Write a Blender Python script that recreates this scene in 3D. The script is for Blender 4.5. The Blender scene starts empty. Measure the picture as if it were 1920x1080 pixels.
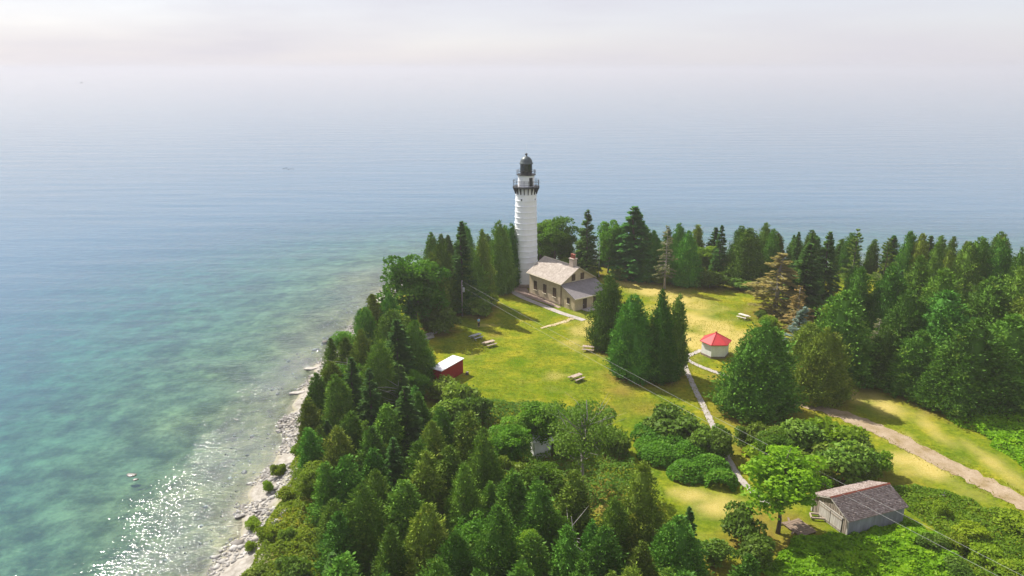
import bpy, math, random
import numpy as np
R = math.radians
rnd = random.Random(11)
scene = bpy.context.scene
COL = scene.collection

# ------------------------------------------------------------------ camera
CAM_Z, PITCH = 45.3, 16.4
cam_d = bpy.data.cameras.new('camera')
cam_d.sensor_width = 36.0
cam_d.lens = 36.0 * 1400 / 1920
cam_d.clip_start, cam_d.clip_end = 0.5, 60000
cam = bpy.data.objects.new('camera', cam_d)
cam.location = (0, 0, CAM_Z)
cam.rotation_euler = (R(90 - PITCH), 0, 0)
COL.objects.link(cam)
scene.camera = cam

# ------------------------------------------------------------------ light
SUN_EL = 46.0
SUN_DIR = (-0.735, 0.68)                       # towards the sun, seen from above
SUN_AZ = math.atan2(SUN_DIR[0], SUN_DIR[1])
world = bpy.data.worlds.new('World'); scene.world = world; world.use_nodes = True
wn, wl = world.node_tree.nodes, world.node_tree.links
wn.clear()
sky = wn.new('ShaderNodeTexSky'); sky.sky_type = 'NISHITA'; sky.sun_disc = False
sky.sun_elevation = R(SUN_EL); sky.sun_rotation = SUN_AZ
sky.altitude = 200; sky.air_density = 1.0; sky.dust_density = 1.2; sky.ozone_density = 1.6
bg = wn.new('ShaderNodeBackground'); bg.inputs['Strength'].default_value = 0.14
# thin high veil of cloud, spread evenly over the whole sky, with soft level streaks
tc = wn.new('ShaderNodeTexCoord'); mp = wn.new('ShaderNodeMapping'); mp.inputs['Scale'].default_value = (1.2, 1.2, 9.0)
nz = wn.new('ShaderNodeTexNoise'); nz.inputs['Scale'].default_value = 2.2; nz.inputs['Detail'].default_value = 4
mr = wn.new('ShaderNodeMapRange'); mr.inputs['From Min'].default_value = 0.3; mr.inputs['From Max'].default_value = 0.72
mr.inputs['To Min'].default_value = 0.78; mr.inputs['To Max'].default_value = 0.95
mx = wn.new('ShaderNodeMix'); mx.data_type = 'RGBA'
mx.inputs['B'].default_value = (2.95, 2.87, 3.20, 1)
out = wn.new('ShaderNodeOutputWorld')
wl.new(tc.outputs['Generated'], mp.inputs['Vector']); wl.new(mp.outputs['Vector'], nz.inputs['Vector'])
wl.new(nz.outputs['Fac'], mr.inputs['Value']); wl.new(mr.outputs['Result'], mx.inputs['Factor'])
wl.new(sky.outputs['Color'], mx.inputs['A']); wl.new(mx.outputs['Result'], bg.inputs['Color'])
wl.new(bg.outputs['Background'], out.inputs['Surface'])

sun_d = bpy.data.lights.new('sun', 'SUN'); sun_d.energy = 5.0; sun_d.angle = R(0.53); sun_d.color = (1.0, 0.94, 0.84)
sun = bpy.data.objects.new('sun', sun_d); COL.objects.link(sun)
sun.rotation_euler = (R(90 - SUN_EL), 0, math.pi - SUN_AZ)
sun.location = (-60, 60, 90)

scene.view_settings.view_transform = 'Standard'
scene.view_settings.look = 'None'
scene.view_settings.gamma = 1.0
scene.view_settings.exposure = 0.80
cy = scene.cycles
cy.max_bounces = 6; cy.diffuse_bounces = 3; cy.glossy_bounces = 2; cy.transmission_bounces = 3
cy.transparent_max_bounces = 10; cy.volume_bounces = 1
cy.use_denoising = True; cy.caustics_reflective = False; cy.caustics_refractive = False
cy.sample_clamp_indirect = 6.0

# ------------------------------------------------------------------ helpers
GZ = 2.0                                        # height of the island's lawn above the lake

def tag(o, label=None, cat=None, group=None, kind=None):
    if label: o['label'] = label
    if cat: o['category'] = cat
    if group: o['group'] = group
    if kind: o['kind'] = kind
    return o

def empty(name, loc, rz=0.0):
    o = bpy.data.objects.new(name, None); COL.objects.link(o)
    o.location = loc; o.rotation_euler = (0, 0, rz); o.empty_display_size = 0.3
    return o

def link(name, me, parent=None, mat=None):
    if mat is not None and not me.materials: me.materials.append(mat)
    o = bpy.data.objects.new(name, me); COL.objects.link(o)
    if parent is not None: o.parent = parent
    return o

def np_mesh(name, V, Q, tint=None, smooth=False):
    """mesh from numpy vertices and faces that all have the same corner count"""
    V = np.asarray(V, dtype=np.float32); Q = np.asarray(Q, dtype=np.int32)
    me = bpy.data.meshes.new(name); n, k = Q.shape
    me.vertices.add(len(V)); me.vertices.foreach_set('co', V.ravel())
    me.loops.add(n * k); me.loops.foreach_set('vertex_index', Q.ravel())
    me.polygons.add(n); me.polygons.foreach_set('loop_start', np.arange(0, n * k, k, dtype=np.int32))
    if smooth: me.polygons.foreach_set('use_smooth', np.ones(n, dtype=bool))
    if tint is not None:
        a = me.attributes.new('tint', 'FLOAT', 'POINT'); a.data.foreach_set('value', np.asarray(tint, dtype=np.float32))
    me.update(calc_edges=True)
    return me

class MB:
    """collects shapes, then links them as one mesh object"""
    def __init__(s): s.v = []; s.f = []
    def add(s, vs, fs):
        b = len(s.v); s.v += [tuple(p) for p in vs]; s.f += [tuple(i + b for i in q) for q in fs]; return s
    def box(s, c, d, rz=0.0):
        cx, cy_, cz = c; x, y, z = d[0] / 2, d[1] / 2, d[2] / 2; ca, sa = math.cos(rz), math.sin(rz)
        vs = [(cx + ca * i * x - sa * j * y, cy_ + sa * i * x + ca * j * y, cz + k * z) for i, j, k in
              ((-1, -1, -1), (1, -1, -1), (1, 1, -1), (-1, 1, -1), (-1, -1, 1), (1, -1, 1), (1, 1, 1), (-1, 1, 1))]
        return s.add(vs, [(0, 3, 2, 1), (4, 5, 6, 7), (0, 1, 5, 4), (1, 2, 6, 5), (2, 3, 7, 6), (3, 0, 4, 7)])
    def bar(s, a, b, w, h):
        """rectangular bar from a to b, w wide (sideways), h tall"""
        a, b = np.array(a, float), np.array(b, float); t = b - a; t /= np.linalg.norm(t)
        up = np.array((0, 0, 1.0)) if abs(t[2]) < 0.9 else np.array((0, 1.0, 0))
        sd = np.cross(t, up); sd /= np.linalg.norm(sd); u2 = np.cross(sd, t)
        vs = [p + i * sd * w / 2 + j * u2 * h / 2 for p in (a, b) for i, j in ((-1, -1), (1, -1), (1, 1), (-1, 1))]
        return s.add(vs, [(3, 2, 1, 0), (4, 5, 6, 7), (0, 1, 5, 4), (1, 2, 6, 5), (2, 3, 7, 6), (3, 0, 4, 7)])
    def tube(s, pts, rad, n=8, caps=True):
        pts = [np.array(p, float) for p in pts]
        if not hasattr(rad, '__len__'): rad = [rad] * len(pts)
        vs = []; fs = []
        for i, p in enumerate(pts):
            t = pts[min(i + 1, len(pts) - 1)] - pts[max(i - 1, 0)]; t /= np.linalg.norm(t) + 1e-9
            up = np.array((0, 0, 1.0)) if abs(t[2]) < 0.9 else np.array((0, 1.0, 0))
            a = np.cross(t, up); a /= np.linalg.norm(a); b = np.cross(a, t)
            for k in range(n):
                q = 2 * math.pi * k / n; vs.append(p + rad[i] * (math.cos(q) * a + math.sin(q) * b))
        for i in range(len(pts) - 1):
            for k in range(n):
                fs.append((i * n + k, i * n + (k + 1) % n, (i + 1) * n + (k + 1) % n, (i + 1) * n + k))
        if caps: fs.append(tuple(range(n - 1, -1, -1))); fs.append(tuple((len(pts) - 1) * n + k for k in range(n)))
        return s.add(vs, fs)
    def lathe(s, prof, n=32, c=(0, 0), cap0=True, cap1=True):
        vs = [(c[0] + r * math.cos(2 * math.pi * k / n), c[1] + r * math.sin(2 * math.pi * k / n), z) for r, z in prof for k in range(n)]
        fs = [(i * n + k, i * n + (k + 1) % n, (i + 1) * n + (k + 1) % n, (i + 1) * n + k) for i in range(len(prof) - 1) for k in range(n)]
        if cap0: fs.append(tuple(range(n - 1, -1, -1)))
        if cap1: fs.append(tuple((len(prof) - 1) * n + k for k in range(n)))
        return s.add(vs, fs)
    def prism(s, poly, axis_fn):
        """poly: list of 2D points; axis_fn(p, end) -> 3D for end 0/1"""
        n = len(poly); vs = [axis_fn(p, 0) for p in poly] + [axis_fn(p, 1) for p in poly]
        return s.add(vs, [tuple(range(n - 1, -1, -1)), tuple(range(n, 2 * n))] + [(k, (k + 1) % n, n + (k + 1) % n, n + k) for k in range(n)])
    def mesh(s, name, smooth=False):
        me = bpy.data.meshes.new(name); me.from_pydata(s.v, [], s.f); me.validate()
        if smooth: me.polygons.foreach_set('use_smooth', [True] * len(me.polygons))
        me.update(); return me
    def build(s, name, mat, parent=None, smooth=False):
        return link(name, s.mesh(name, smooth), parent, mat)

# ------------------------------------------------------------------ materials
def new_mat(name):
    m = bpy.data.materials.new(name); m.use_nodes = True
    t = m.node_tree; t.nodes.clear()
    o = t.nodes.new('ShaderNodeOutputMaterial')
    return m, t.nodes, t.links, o

def noise(n, l, scale, detail=3, rough=0.55, vec=None, coords='Object', stretch=None):
    x = n.new('ShaderNodeTexNoise'); x.inputs['Scale'].default_value = scale
    x.inputs['Detail'].default_value = detail; x.inputs['Roughness'].default_value = rough
    if vec is None:
        c = n.new('ShaderNodeTexCoord'); vec = c.outputs[coords]
    if stretch:
        m = n.new('ShaderNodeMapping'); m.inputs['Scale'].default_value = stretch; l.new(vec, m.inputs['Vector']); vec = m.outputs['Vector']
    l.new(vec, x.inputs['Vector'])
    return x.outputs['Fac']

def ramp(n, l, fac, stops):
    r = n.new('ShaderNodeValToRGB'); e = r.color_ramp.elements
    while len(e) < len(stops): e.new(0.5)
    for el, (p, c) in zip(e, stops): el.position = p; el.color = (*c, 1)
    l.new(fac, r.inputs['Fac']); return r.outputs['Color']

def mixc(n, l, fac, a, b, mode='MIX'):
    m = n.new('ShaderNodeMix'); m.data_type = 'RGBA'; m.blend_type = mode
    for key, v in (('Factor', fac), ('A', a), ('B', b)):
        if isinstance(v, (int, float)): m.inputs[key].default_value = v
        elif isinstance(v, tuple): m.inputs[key].default_value = (*v, 1)
        else: l.new(v, m.inputs[key])
    return m.outputs['Result']

def math_(n, l, op, a, b=None, clamp=False):
    m = n.new('ShaderNodeMath'); m.operation = op; m.use_clamp = clamp
    for i, v in enumerate((a, b)):
        if v is None: continue
        if isinstance(v, (int, float)): m.inputs[i].default_value = v
        else: l.new(v, m.inputs[i])
    return m.outputs[0]

def maprange(n, l, v, a, b, c=0.0, d=1.0, smooth=True):
    m = n.new('ShaderNodeMapRange'); m.interpolation_type = 'SMOOTHSTEP' if smooth else 'LINEAR'
    l.new(v, m.inputs['Value'])
    for k, x in zip(('From Min', 'From Max', 'To Min', 'To Max'), (a, b, c, d)): m.inputs[k].default_value = x
    return m.outputs['Result']

def plain(name, c1, c2=None, scale=1.5, rough=0.75, bump=0.0, bscale=20, metal=0.0, stretch=None, spec=0.3):
    m, n, l, o = new_mat(name)
    p = n.new('ShaderNodeBsdfPrincipled'); p.inputs['Roughness'].default_value = rough; p.inputs['Metallic'].default_value = metal
    p.inputs['Specular IOR Level'].default_value = spec
    c2 = c2 or tuple(v * 0.7 for v in c1)
    f = noise(n, l, scale, 5, 0.65, stretch=stretch)
    l.new(ramp(n, l, f, [(0.3, c2), (0.68, c1)]), p.inputs['Base Color'])
    if bump:
        b = n.new('ShaderNodeBump'); b.inputs['Strength'].default_value = bump; b.inputs['Distance'].default_value = 0.02
        l.new(noise(n, l, bscale, 4, stretch=stretch), b.inputs['Height']); l.new(b.outputs['Normal'], p.inputs['Normal'])
    l.new(p.outputs['BSDF'], o.inputs['Surface'])
    return m

def foliage(name, dark, light, tip, transl=0.35, sat=1.0):
    m, n, l, o = new_mat(name)
    at = n.new('ShaderNodeAttribute'); at.attribute_name = 'tint'
    oi = n.new('ShaderNodeObjectInfo')
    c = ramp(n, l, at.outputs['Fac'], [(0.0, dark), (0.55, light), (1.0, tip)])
    hs = n.new('ShaderNodeHueSaturation')
    l.new(maprange(n, l, oi.outputs['Random'], 0, 1, 0.480, 0.520, False), hs.inputs['Hue'])
    w = n.new('ShaderNodeTexWhiteNoise'); w.noise_dimensions = '1D'; l.new(oi.outputs['Random'], w.inputs['W'])
    l.new(maprange(n, l, w.outputs['Value'], 0, 1, 0.72, 1.28, False), hs.inputs['Value'])
    hs.inputs['Saturation'].default_value = sat
    l.new(c, hs.inputs['Color'])
    d = n.new('ShaderNodeBsdfDiffuse'); t = n.new('ShaderNodeBsdfTranslucent')
    l.new(hs.outputs['Color'], d.inputs['Color'])
    l.new(mixc(n, l, 1.0, hs.outputs['Color'], (1.25, 1.35, 0.55), 'MULTIPLY'), t.inputs['Color'])
    mx_ = n.new('ShaderNodeMixShader'); mx_.inputs['Fac'].default_value = transl
    l.new(d.outputs['BSDF'], mx_.inputs[1]); l.new(t.outputs['BSDF'], mx_.inputs[2])
    g = n.new('ShaderNodeBsdfGlossy'); g.inputs['Roughness'].default_value = 0.5; g.inputs['Color'].default_value = (1, 1, 1, 1)
    mg = n.new('ShaderNodeMixShader'); mg.inputs['Fac'].default_value = 0.006
    l.new(mx_.outputs['Shader'], mg.inputs[1]); l.new(g.outputs['BSDF'], mg.inputs[2])
    l.new(mg.outputs['Shader'], o.inputs['Surface'])
    return m

M = {}
M['cedar'] = foliage('cedar_foliage', (0.061, 0.140, 0.019), (0.107, 0.231, 0.025), (0.196, 0.293, 0.032), 0.10)
M['cedar_olive'] = foliage('olive_cedar_foliage', (0.084, 0.141, 0.018), (0.158, 0.231, 0.026), (0.276, 0.284, 0.041), 0.10)
M['spruce'] = foliage('spruce_foliage', (0.044, 0.116, 0.028), (0.076, 0.176, 0.034), (0.143, 0.248, 0.040), 0.22)
M['leaf'] = foliage('broadleaf_foliage', (0.058, 0.147, 0.011), (0.111, 0.242, 0.017), (0.196, 0.316, 0.027), 0.4)
M['leaf_pale'] = foliage('pale_broadleaf_foliage', (0.087, 0.168, 0.013), (0.143, 0.243, 0.018), (0.246, 0.312, 0.030), 0.42)
M['leaf_lime'] = foliage('lime_foliage', (0.152, 0.265, 0.012), (0.238, 0.382, 0.018), (0.356, 0.456, 0.030), 0.42)
M['poplar'] = foliage('poplar_foliage', (0.092, 0.167, 0.018), (0.148, 0.235, 0.026), (0.246, 0.312, 0.043), 0.4)
M['shrub'] = foliage('shrub_foliage', (0.068, 0.128, 0.016), (0.130, 0.210, 0.024), (0.229, 0.280, 0.039), 0.3)
M['shrub_yellow'] = foliage('yellow_shrub_foliage', (0.103, 0.180, 0.008), (0.191, 0.284, 0.013), (0.320, 0.360, 0.024), 0.38)  # yellow-green is the leaves' own colour
M['dying'] = foliage('dying_needles', (0.138, 0.131, 0.044), (0.285, 0.225, 0.075), (0.446, 0.286, 0.099), 0.25)
M['half_dead'] = foliage('half_dead_needles', (0.109, 0.130, 0.055), (0.191, 0.210, 0.096), (0.269, 0.260, 0.138), 0.25)
M['pine'] = foliage('pine_needles', (0.072, 0.127, 0.013), (0.133, 0.191, 0.019), (0.225, 0.243, 0.030), 0.3)
M['bluespruce'] = foliage('blue_needles', (0.178, 0.267, 0.238), (0.312, 0.416, 0.371), (0.490, 0.579, 0.520), 0.15)
M['nettle'] = foliage('ground_cover_leaves', (0.088, 0.199, 0.006), (0.151, 0.304, 0.008), (0.253, 0.385, 0.014), 0.4)
M['grass'] = foliage('grass_blades', (0.092, 0.139, 0.008), (0.174, 0.219, 0.014), (0.338, 0.335, 0.042), 0.35)
M['turf'] = foliage('turf_blades', (0.110, 0.150, 0.004), (0.200, 0.215, 0.008), (0.360, 0.310, 0.040), 0.5)
M['bark'] = plain('bark', (0.13, 0.105, 0.085), (0.06, 0.048, 0.04), 6, 0.9, 0.5, 14, stretch=(1, 1, 0.2))
M['pale_bark'] = plain('pale_bark', (0.36, 0.34, 0.31), (0.17, 0.15, 0.13), 5, 0.9, 0.4, 12, stretch=(1, 1, 0.3))
M['dead_wood'] = plain('dead_wood', (0.42, 0.40, 0.37), (0.24, 0.22, 0.20), 5, 0.9, 0.3, 16)
M['white_iron'] = plain('white_painted_iron', (0.87, 0.885, 0.92), (0.79, 0.795, 0.815), 0.9, 0.5, 0.06, 8, stretch=(1, 1, 0.25))
M['dark_iron'] = plain('dark_painted_iron', (0.030, 0.034, 0.036), (0.016, 0.018, 0.020), 3, 0.5)
M['lantern_glass'] = plain('lantern_glass', (0.012, 0.026, 0.020), (0.006, 0.012, 0.010), 2, 0.08, spec=0.6)
M['dome'] = plain('weathered_dome_metal', (0.10, 0.125, 0.13), (0.05, 0.065, 0.066), 2.2, 0.42, 0.1, 10, metal=0.15)
M['foundation'] = plain('foundation_stone', (0.30, 0.235, 0.18), (0.19, 0.145, 0.11), 2.4, 0.9, 0.6, 5)
M['concrete'] = plain('walkway_concrete', (0.40, 0.365, 0.34), (0.30, 0.27, 0.24), 1.1, 0.9, 0.2, 14)
M['paving'] = plain('brick_paving', (0.34, 0.25, 0.21), (0.25, 0.185, 0.155), 3.0, 0.9, 0.3, 9)
M['house_frame'] = plain('brown_window_paint', (0.085, 0.052, 0.032), (0.06, 0.036, 0.022), 4, 0.6)
M['trim'] = plain('cream_trim', (0.62, 0.56, 0.42), (0.50, 0.45, 0.33), 2, 0.7)
M['pane'] = plain('window_pane', (0.020, 0.018, 0.016), (0.012, 0.011, 0.010), 2, 0.1, spec=0.6)
M['door'] = plain('brown_door', (0.075, 0.050, 0.035), (0.05, 0.033, 0.022), 3, 0.6)
M['pipe'] = plain('brown_downpipe', (0.12, 0.075, 0.045), (0.08, 0.05, 0.03), 4, 0.6)
M['roof_dark'] = plain('porch_roof_felt', (0.235, 0.215, 0.215), (0.165, 0.150, 0.150), 1.4, 0.85, 0.3, 8)
M['chimney_cream'] = plain('cream_chimney_brick', (0.50, 0.43, 0.37), (0.33, 0.26, 0.22), 5, 0.9, 0.5, 8)
M['chimney_red'] = plain('red_chimney_brick', (0.33, 0.10, 0.065), (0.20, 0.06, 0.045), 6, 0.9, 0.5, 8)
M['red_roof'] = plain('red_painted_roof', (0.56, 0.050, 0.055), (0.42, 0.040, 0.042), 1.6, 0.55, 0.1, 6)
M['white_wall'] = plain('stained_white_wall', (0.84, 0.84, 0.85), (0.68, 0.67, 0.66), 1.6, 0.85, 0.3, 9)
M['red_siding'] = plain('red_metal_siding', (0.40, 0.026, 0.028), (0.29, 0.020, 0.022), 2.0, 0.55)
M['white_metal'] = plain('white_metal_roof', (0.78, 0.77, 0.80), (0.66, 0.65, 0.68), 0.8, 0.5)
M['table_wood'] = plain('weathered_table_wood', (0.44, 0.355, 0.29), (0.29, 0.225, 0.18), 4, 0.85, 0.3, 18)
M['table_grey'] = plain('grey_table_wood', (0.40, 0.41, 0.43), (0.28, 0.285, 0.30), 4, 0.85, 0.3, 18)
M['table_white'] = plain('bleached_table_wood', (0.66, 0.60, 0.52), (0.50, 0.44, 0.38), 4, 0.85, 0.3, 18)
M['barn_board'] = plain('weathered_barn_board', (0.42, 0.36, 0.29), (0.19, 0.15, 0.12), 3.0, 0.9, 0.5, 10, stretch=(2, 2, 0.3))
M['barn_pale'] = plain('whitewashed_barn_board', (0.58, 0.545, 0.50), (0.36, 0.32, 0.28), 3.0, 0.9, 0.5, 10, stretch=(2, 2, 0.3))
M['barn_shade_side'] = plain('shaded_barn_side', (0.27, 0.285, 0.30), (0.15, 0.155, 0.16), 1.2, 0.9, 0.4, 8, stretch=(1, 1, 0.3))  # deep shadow on the long sides is put into this darker board colour
M['barn_inside'] = plain('barn_inner_wall', (0.09, 0.07, 0.055), (0.05, 0.04, 0.03), 2, 0.9)
M['plank_brown'] = plain('damp_brown_planks', (0.25, 0.185, 0.135), (0.14, 0.10, 0.075), 3, 0.9, 0.4, 10)
M['rust'] = plain('rusty_ridge_cap', (0.30, 0.085, 0.05), (0.19, 0.05, 0.03), 5, 0.7)
M['pole_wood'] = plain('utility_pole_wood', (0.34, 0.31, 0.28), (0.22, 0.195, 0.17), 5, 0.9, 0.3, 10, stretch=(1, 1, 0.15))
M['galv'] = plain('galvanised_metal', (0.56, 0.57, 0.58), (0.45, 0.46, 0.47), 2, 0.45, metal=0.4)
M['wire'] = plain('power_cable', (0.36, 0.36, 0.36), (0.28, 0.28, 0.28), 1, 0.6)
M['flagpole'] = plain('flagpole_paint', (0.74, 0.74, 0.72), (0.62, 0.62, 0.60), 2, 0.5)
M['rock'] = plain('shore_limestone', (0.50, 0.46, 0.42), (0.27, 0.245, 0.22), 1.6, 0.8, 0.7, 5)
M['wet_rock'] = plain('dark_wet_rock', (0.10, 0.088, 0.075), (0.045, 0.04, 0.035), 1.6, 0.42, 0.7, 5, spec=0.5)
M['shirt'] = plain('light_blue_shirt', (0.26, 0.52, 0.72), (0.21, 0.44, 0.62), 6, 0.9)
M['trousers'] = plain('dark_trousers', (0.030, 0.034, 0.045), (0.02, 0.022, 0.03), 6, 0.9)
M['skin'] = plain('skin', (0.48, 0.30, 0.22), (0.42, 0.26, 0.19), 6, 0.6)
M['hair'] = plain('brown_hair', (0.07, 0.045, 0.03), (0.04, 0.026, 0.018), 9, 0.7)
M['hull'] = plain('boat_paint', (0.10, 0.10, 0.12), (0.07, 0.07, 0.085), 1, 0.5)
M['bird'] = plain('dark_plumage', (0.035, 0.032, 0.030), (0.02, 0.018, 0.016), 8, 0.8)

# shingle roof: courses come from geometry, this gives each shingle its own tone
def shingles(name, tones, sc=3.0):
    m, n, l, o = new_mat(name)
    p = n.new('ShaderNodeBsdfPrincipled'); p.inputs['Roughness'].default_value = 0.85; p.inputs['Specular IOR Level'].default_value = 0.2
    at = n.new('ShaderNodeAttribute'); at.attribute_name = 'tint'
    c = ramp(n, l, at.outputs['Fac'], [(0.0, tones[0]), (0.5, tones[1]), (1.0, tones[2])])
    f = noise(n, l, 0.8, 4, 0.6)
    l.new(mixc(n, l, 1.0, c, ramp(n, l, f, [(0.3, (0.78, 0.76, 0.74)), (0.7, (1.0, 1.0, 1.0))]), 'MULTIPLY'), p.inputs['Base Color'])
    l.new(p.outputs['BSDF'], o.inputs['Surface']); return m
M['house_shingle'] = shingles('pale_cedar_shingles', ((0.46, 0.40, 0.35), (0.56, 0.495, 0.44), (0.63, 0.57, 0.51)))
M['barn_shingle'] = shingles('weathered_barn_shingles', ((0.18, 0.135, 0.120), (0.28, 0.225, 0.205), (0.40, 0.345, 0.32)))

def brick_mat(name, c1, c2, mortar, scale=1.0):
    m, n, l, o = new_mat(name)
    p = n.new('ShaderNodeBsdfPrincipled'); p.inputs['Roughness'].default_value = 0.9; p.inputs['Specular IOR Level'].default_value = 0.2
    tcx = n.new('ShaderNodeTexCoord'); sx = n.new('ShaderNodeSeparateXYZ'); l.new(tcx.outputs['Object'], sx.inputs['Vector'])
    cx = n.new('ShaderNodeCombineXYZ'); l.new(math_(n, l, 'ADD', sx.outputs['X'], sx.outputs['Y']), cx.inputs['X']); l.new(sx.outputs['Z'], cx.inputs['Y'])
    b = n.new('ShaderNodeTexBrick'); l.new(cx.outputs['Vector'], b.inputs['Vector'])
    b.inputs['Scale'].default_value = scale; b.inputs['Brick Width'].default_value = 0.24; b.inputs['Row Height'].default_value = 0.085; b.inputs['Mortar Size'].default_value = 0.008
    b.inputs['Color1'].default_value = (*c1, 1); b.inputs['Color2'].default_value = (*c2, 1); b.inputs['Mortar'].default_value = (*mortar, 1)
    f = noise(n, l, 0.9, 5, 0.65)
    l.new(mixc(n, l, 1.0, b.outputs['Color'], ramp(n, l, f, [(0.3, (0.76, 0.73, 0.70)), (0.65, (1.0, 1.0, 1.0))]), 'MULTIPLY'), p.inputs['Base Color'])
    l.new(p.outputs['BSDF'], o.inputs['Surface']); return m
M['cream_brick'] = brick_mat('cream_brick', (0.60, 0.50, 0.34), (0.51, 0.415, 0.275), (0.48, 0.42, 0.32))

# ------------------------------------------------------------------ island shape
SHORE = [(-27.0, -60), (-28.0, 10), (-27.5, 40), (-27.3, 52.2), (-27.6, 59.1), (-28.6, 65.7), (-28.9, 72.6), (-29.2, 78.3), (-29.6, 89.2), (-30.0, 98.4),
         (-30.6, 107.1), (-30.8, 116.2), (-29.4, 126.7), (-28.6, 139.1), (-26.9, 151.9), (-23.5, 165.0), (-13.3, 173.0), (5.2, 176.1),
         (31.1, 175.0), (62.2, 171.9), (91.5, 167.0), (115.6, 162.4), (153.6, 153.9), (230, 140), (330, 60), (330, -60)]
def smooth_poly(P, it=2):
    P = np.array(P, float)
    for _ in range(it):
        Q = np.empty((len(P) * 2, 2)); N = np.roll(P, -1, 0)
        Q[0::2] = 0.75 * P + 0.25 * N; Q[1::2] = 0.25 * P + 0.75 * N; P = Q
    return P
SP = smooth_poly(SHORE)
def sdist(X, Y, P=None):
    """signed distance to a closed outline, positive inside"""
    P = SP if P is None else np.array(P, float)
    X, Y = np.asarray(X, float), np.asarray(Y, float)
    d = np.full(X.shape, 1e18); ins = np.zeros(X.shape, bool)
    for (ax, ay), (bx, by) in zip(P, np.roll(P, -1, 0)):
        ex, ey = bx - ax, by - ay
        t = np.clip(((X - ax) * ex + (Y - ay) * ey) / (ex * ex + ey * ey + 1e-12), 0, 1)
        d = np.minimum(d, (X - ax - t * ex) ** 2 + (Y - ay - t * ey) ** 2)
        c = (ay > Y) != (by > Y)
        with np.errstate(divide='ignore', invalid='ignore'):
            ins ^= c & (X < (bx - ax) * (Y - ay) / (by - ay + 1e-30) + ax)
    return np.where(ins, 1, -1) * np.sqrt(d)

def vnoise(X, Y, s, seed=0):
    """smooth value noise, -1..1"""
    r = np.random.default_rng(seed); T = r.uniform(-1, 1, (64, 64))
    x, y = X / s, Y / s; xi, yi = np.floor(x).astype(int), np.floor(y).astype(int); fx, fy = x - xi, y - yi
    fx, fy = fx * fx * (3 - 2 * fx), fy * fy * (3 - 2 * fy); g = lambda a, b: T[a % 64, b % 64]
    return (g(xi, yi) * (1 - fx) + g(xi + 1, yi) * fx) * (1 - fy) + (g(xi, yi + 1) * (1 - fx) + g(xi + 1, yi + 1) * fx) * fy

def height(X, Y):
    """height of land and lake bed"""
    X, Y = np.asarray(X, float), np.asarray(Y, float)
    s = sdist(X, Y) + 1.1 * vnoise(X, Y, 5.0, 3) + 0.5 * vnoise(X, Y, 1.7, 4)
    t = np.clip(s / 8.0, 0, 1)
    up = GZ * (t * t * (3 - 2 * t)) ** 0.8
    dn = np.clip(-s, 0, None); bed = -(0.40 * (1 - np.exp(-dn / 2.5)) + 0.030 * dn + 0.00048 * dn ** 2)
    bed = np.maximum(bed, -9.0 + 0.3 * vnoise(X, Y, 30, 6)) + np.clip(dn / 10, 0, 1) * 0.22 * vnoise(X, Y, 9, 5) * np.clip(1 - dn / 150, 0, 1)
    rough = 0.05 * vnoise(X, Y, 2.3, 8) * np.clip(1 - s / 9, 0, 1)
    return np.where(s > 0, up, np.minimum(bed, -0.01)) + np.where(s > 0, rough, 0) + np.where(s > 6, 0.07 * vnoise(X, Y, 14, 9), 0)

def axis(lo, hi, step, far, grow=1.35):
    a = list(np.arange(lo, hi + 1e-6, step)); s = step
    while a[-1] < far: s *= grow; a.append(min(a[-1] + s, far))
    s = step
    while a[0] > -far: s *= grow; a.insert(0, max(a[0] - s, -far))
    return np.array(a)
def sheet(xs, ys):
    X, Y = np.meshgrid(xs, ys); nx, ny = len(xs), len(ys)
    i = np.arange((nx) * (ny)).reshape(ny, nx)
    Q = np.stack([i[:-1, :-1], i[:-1, 1:], i[1:, 1:], i[1:, :-1]], -1).reshape(-1, 4)
    return X.ravel(), Y.ravel(), Q
FAR = 20000.0
def field(X, Y, blobs):
    v = np.zeros_like(X)
    for x, y, rx, ry, a in blobs: v = np.maximum(v, a * np.exp(-(((X - x) / rx) ** 2 + ((Y - y) / ry) ** 2)))
    return v
STRAW = [(24.7, 151, 5, 4, .9), (28.7, 145, 5, 4, 1), (32.2, 139, 4, 5, 1), (35.3, 134.6, 3.5, 4, .8), (32.5, 127, 4, 6, 1), (35, 123, 4, 6, 1), (36.1, 116, 4, 5, 1), (30, 116, 4, 5, 1), (38.7, 118.5, 3, 4, .8),
         (29.5, 132, 4, 6, .9), (11.9, 121, 2.6, 4, .8), (10.1, 116, 2.2, 3, .55), (14, 124, 2, 3, .7), (9, 125.3, 1.5, 1.2, .8), (19.1, 69.4, 2.2, 1.6, .9), (20.7, 66.9, 2.4, 2.0, .9), (17.6, 70, 1.5, 1.2, .7), (22.3, 68, 2, 2, .8),
         (47.6, 81.1, 2.0, 4, .7), (47.4, 76, 2.5, 4, .9), (50, 91.5, 2, 4, .7), (47.2, 94.9, 2, 3, .6), (45, 77.2, 2, 2.5, .7), (52.5, 84.5, 1.5, 4, .6), (55, 77, 1.2, 5, .5), (-3.5, 124, 2.5, 1.0, .7), (6, 101, 1.8, 2, .5), (3.2, 103, 1, 1, .4)]
BROWN = [(15.2, 95.8, 3.5, 3, .9), (18.9, 104.5, 3, 3, .5), (21.9, 99.5, 5, 4, .8), (29.7, 101.4, 3, 3, .8), (26.5, 104.5, 2, 2, .5), (38.3, 90.7, 3, 2, .9), (31.8, 88.3, 6, 3, .8), (25, 80, 1.6, 6, .9), (43, 72, 3, 2.5, .7), (-3, 119.5, 2, 1.6, .9),
         (12, 90, 4, 3, .7), (17, 91, 4, 3, .7), (2, 75, 5, 5, .5), (40, 70, 4, 4, .4)]
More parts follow.
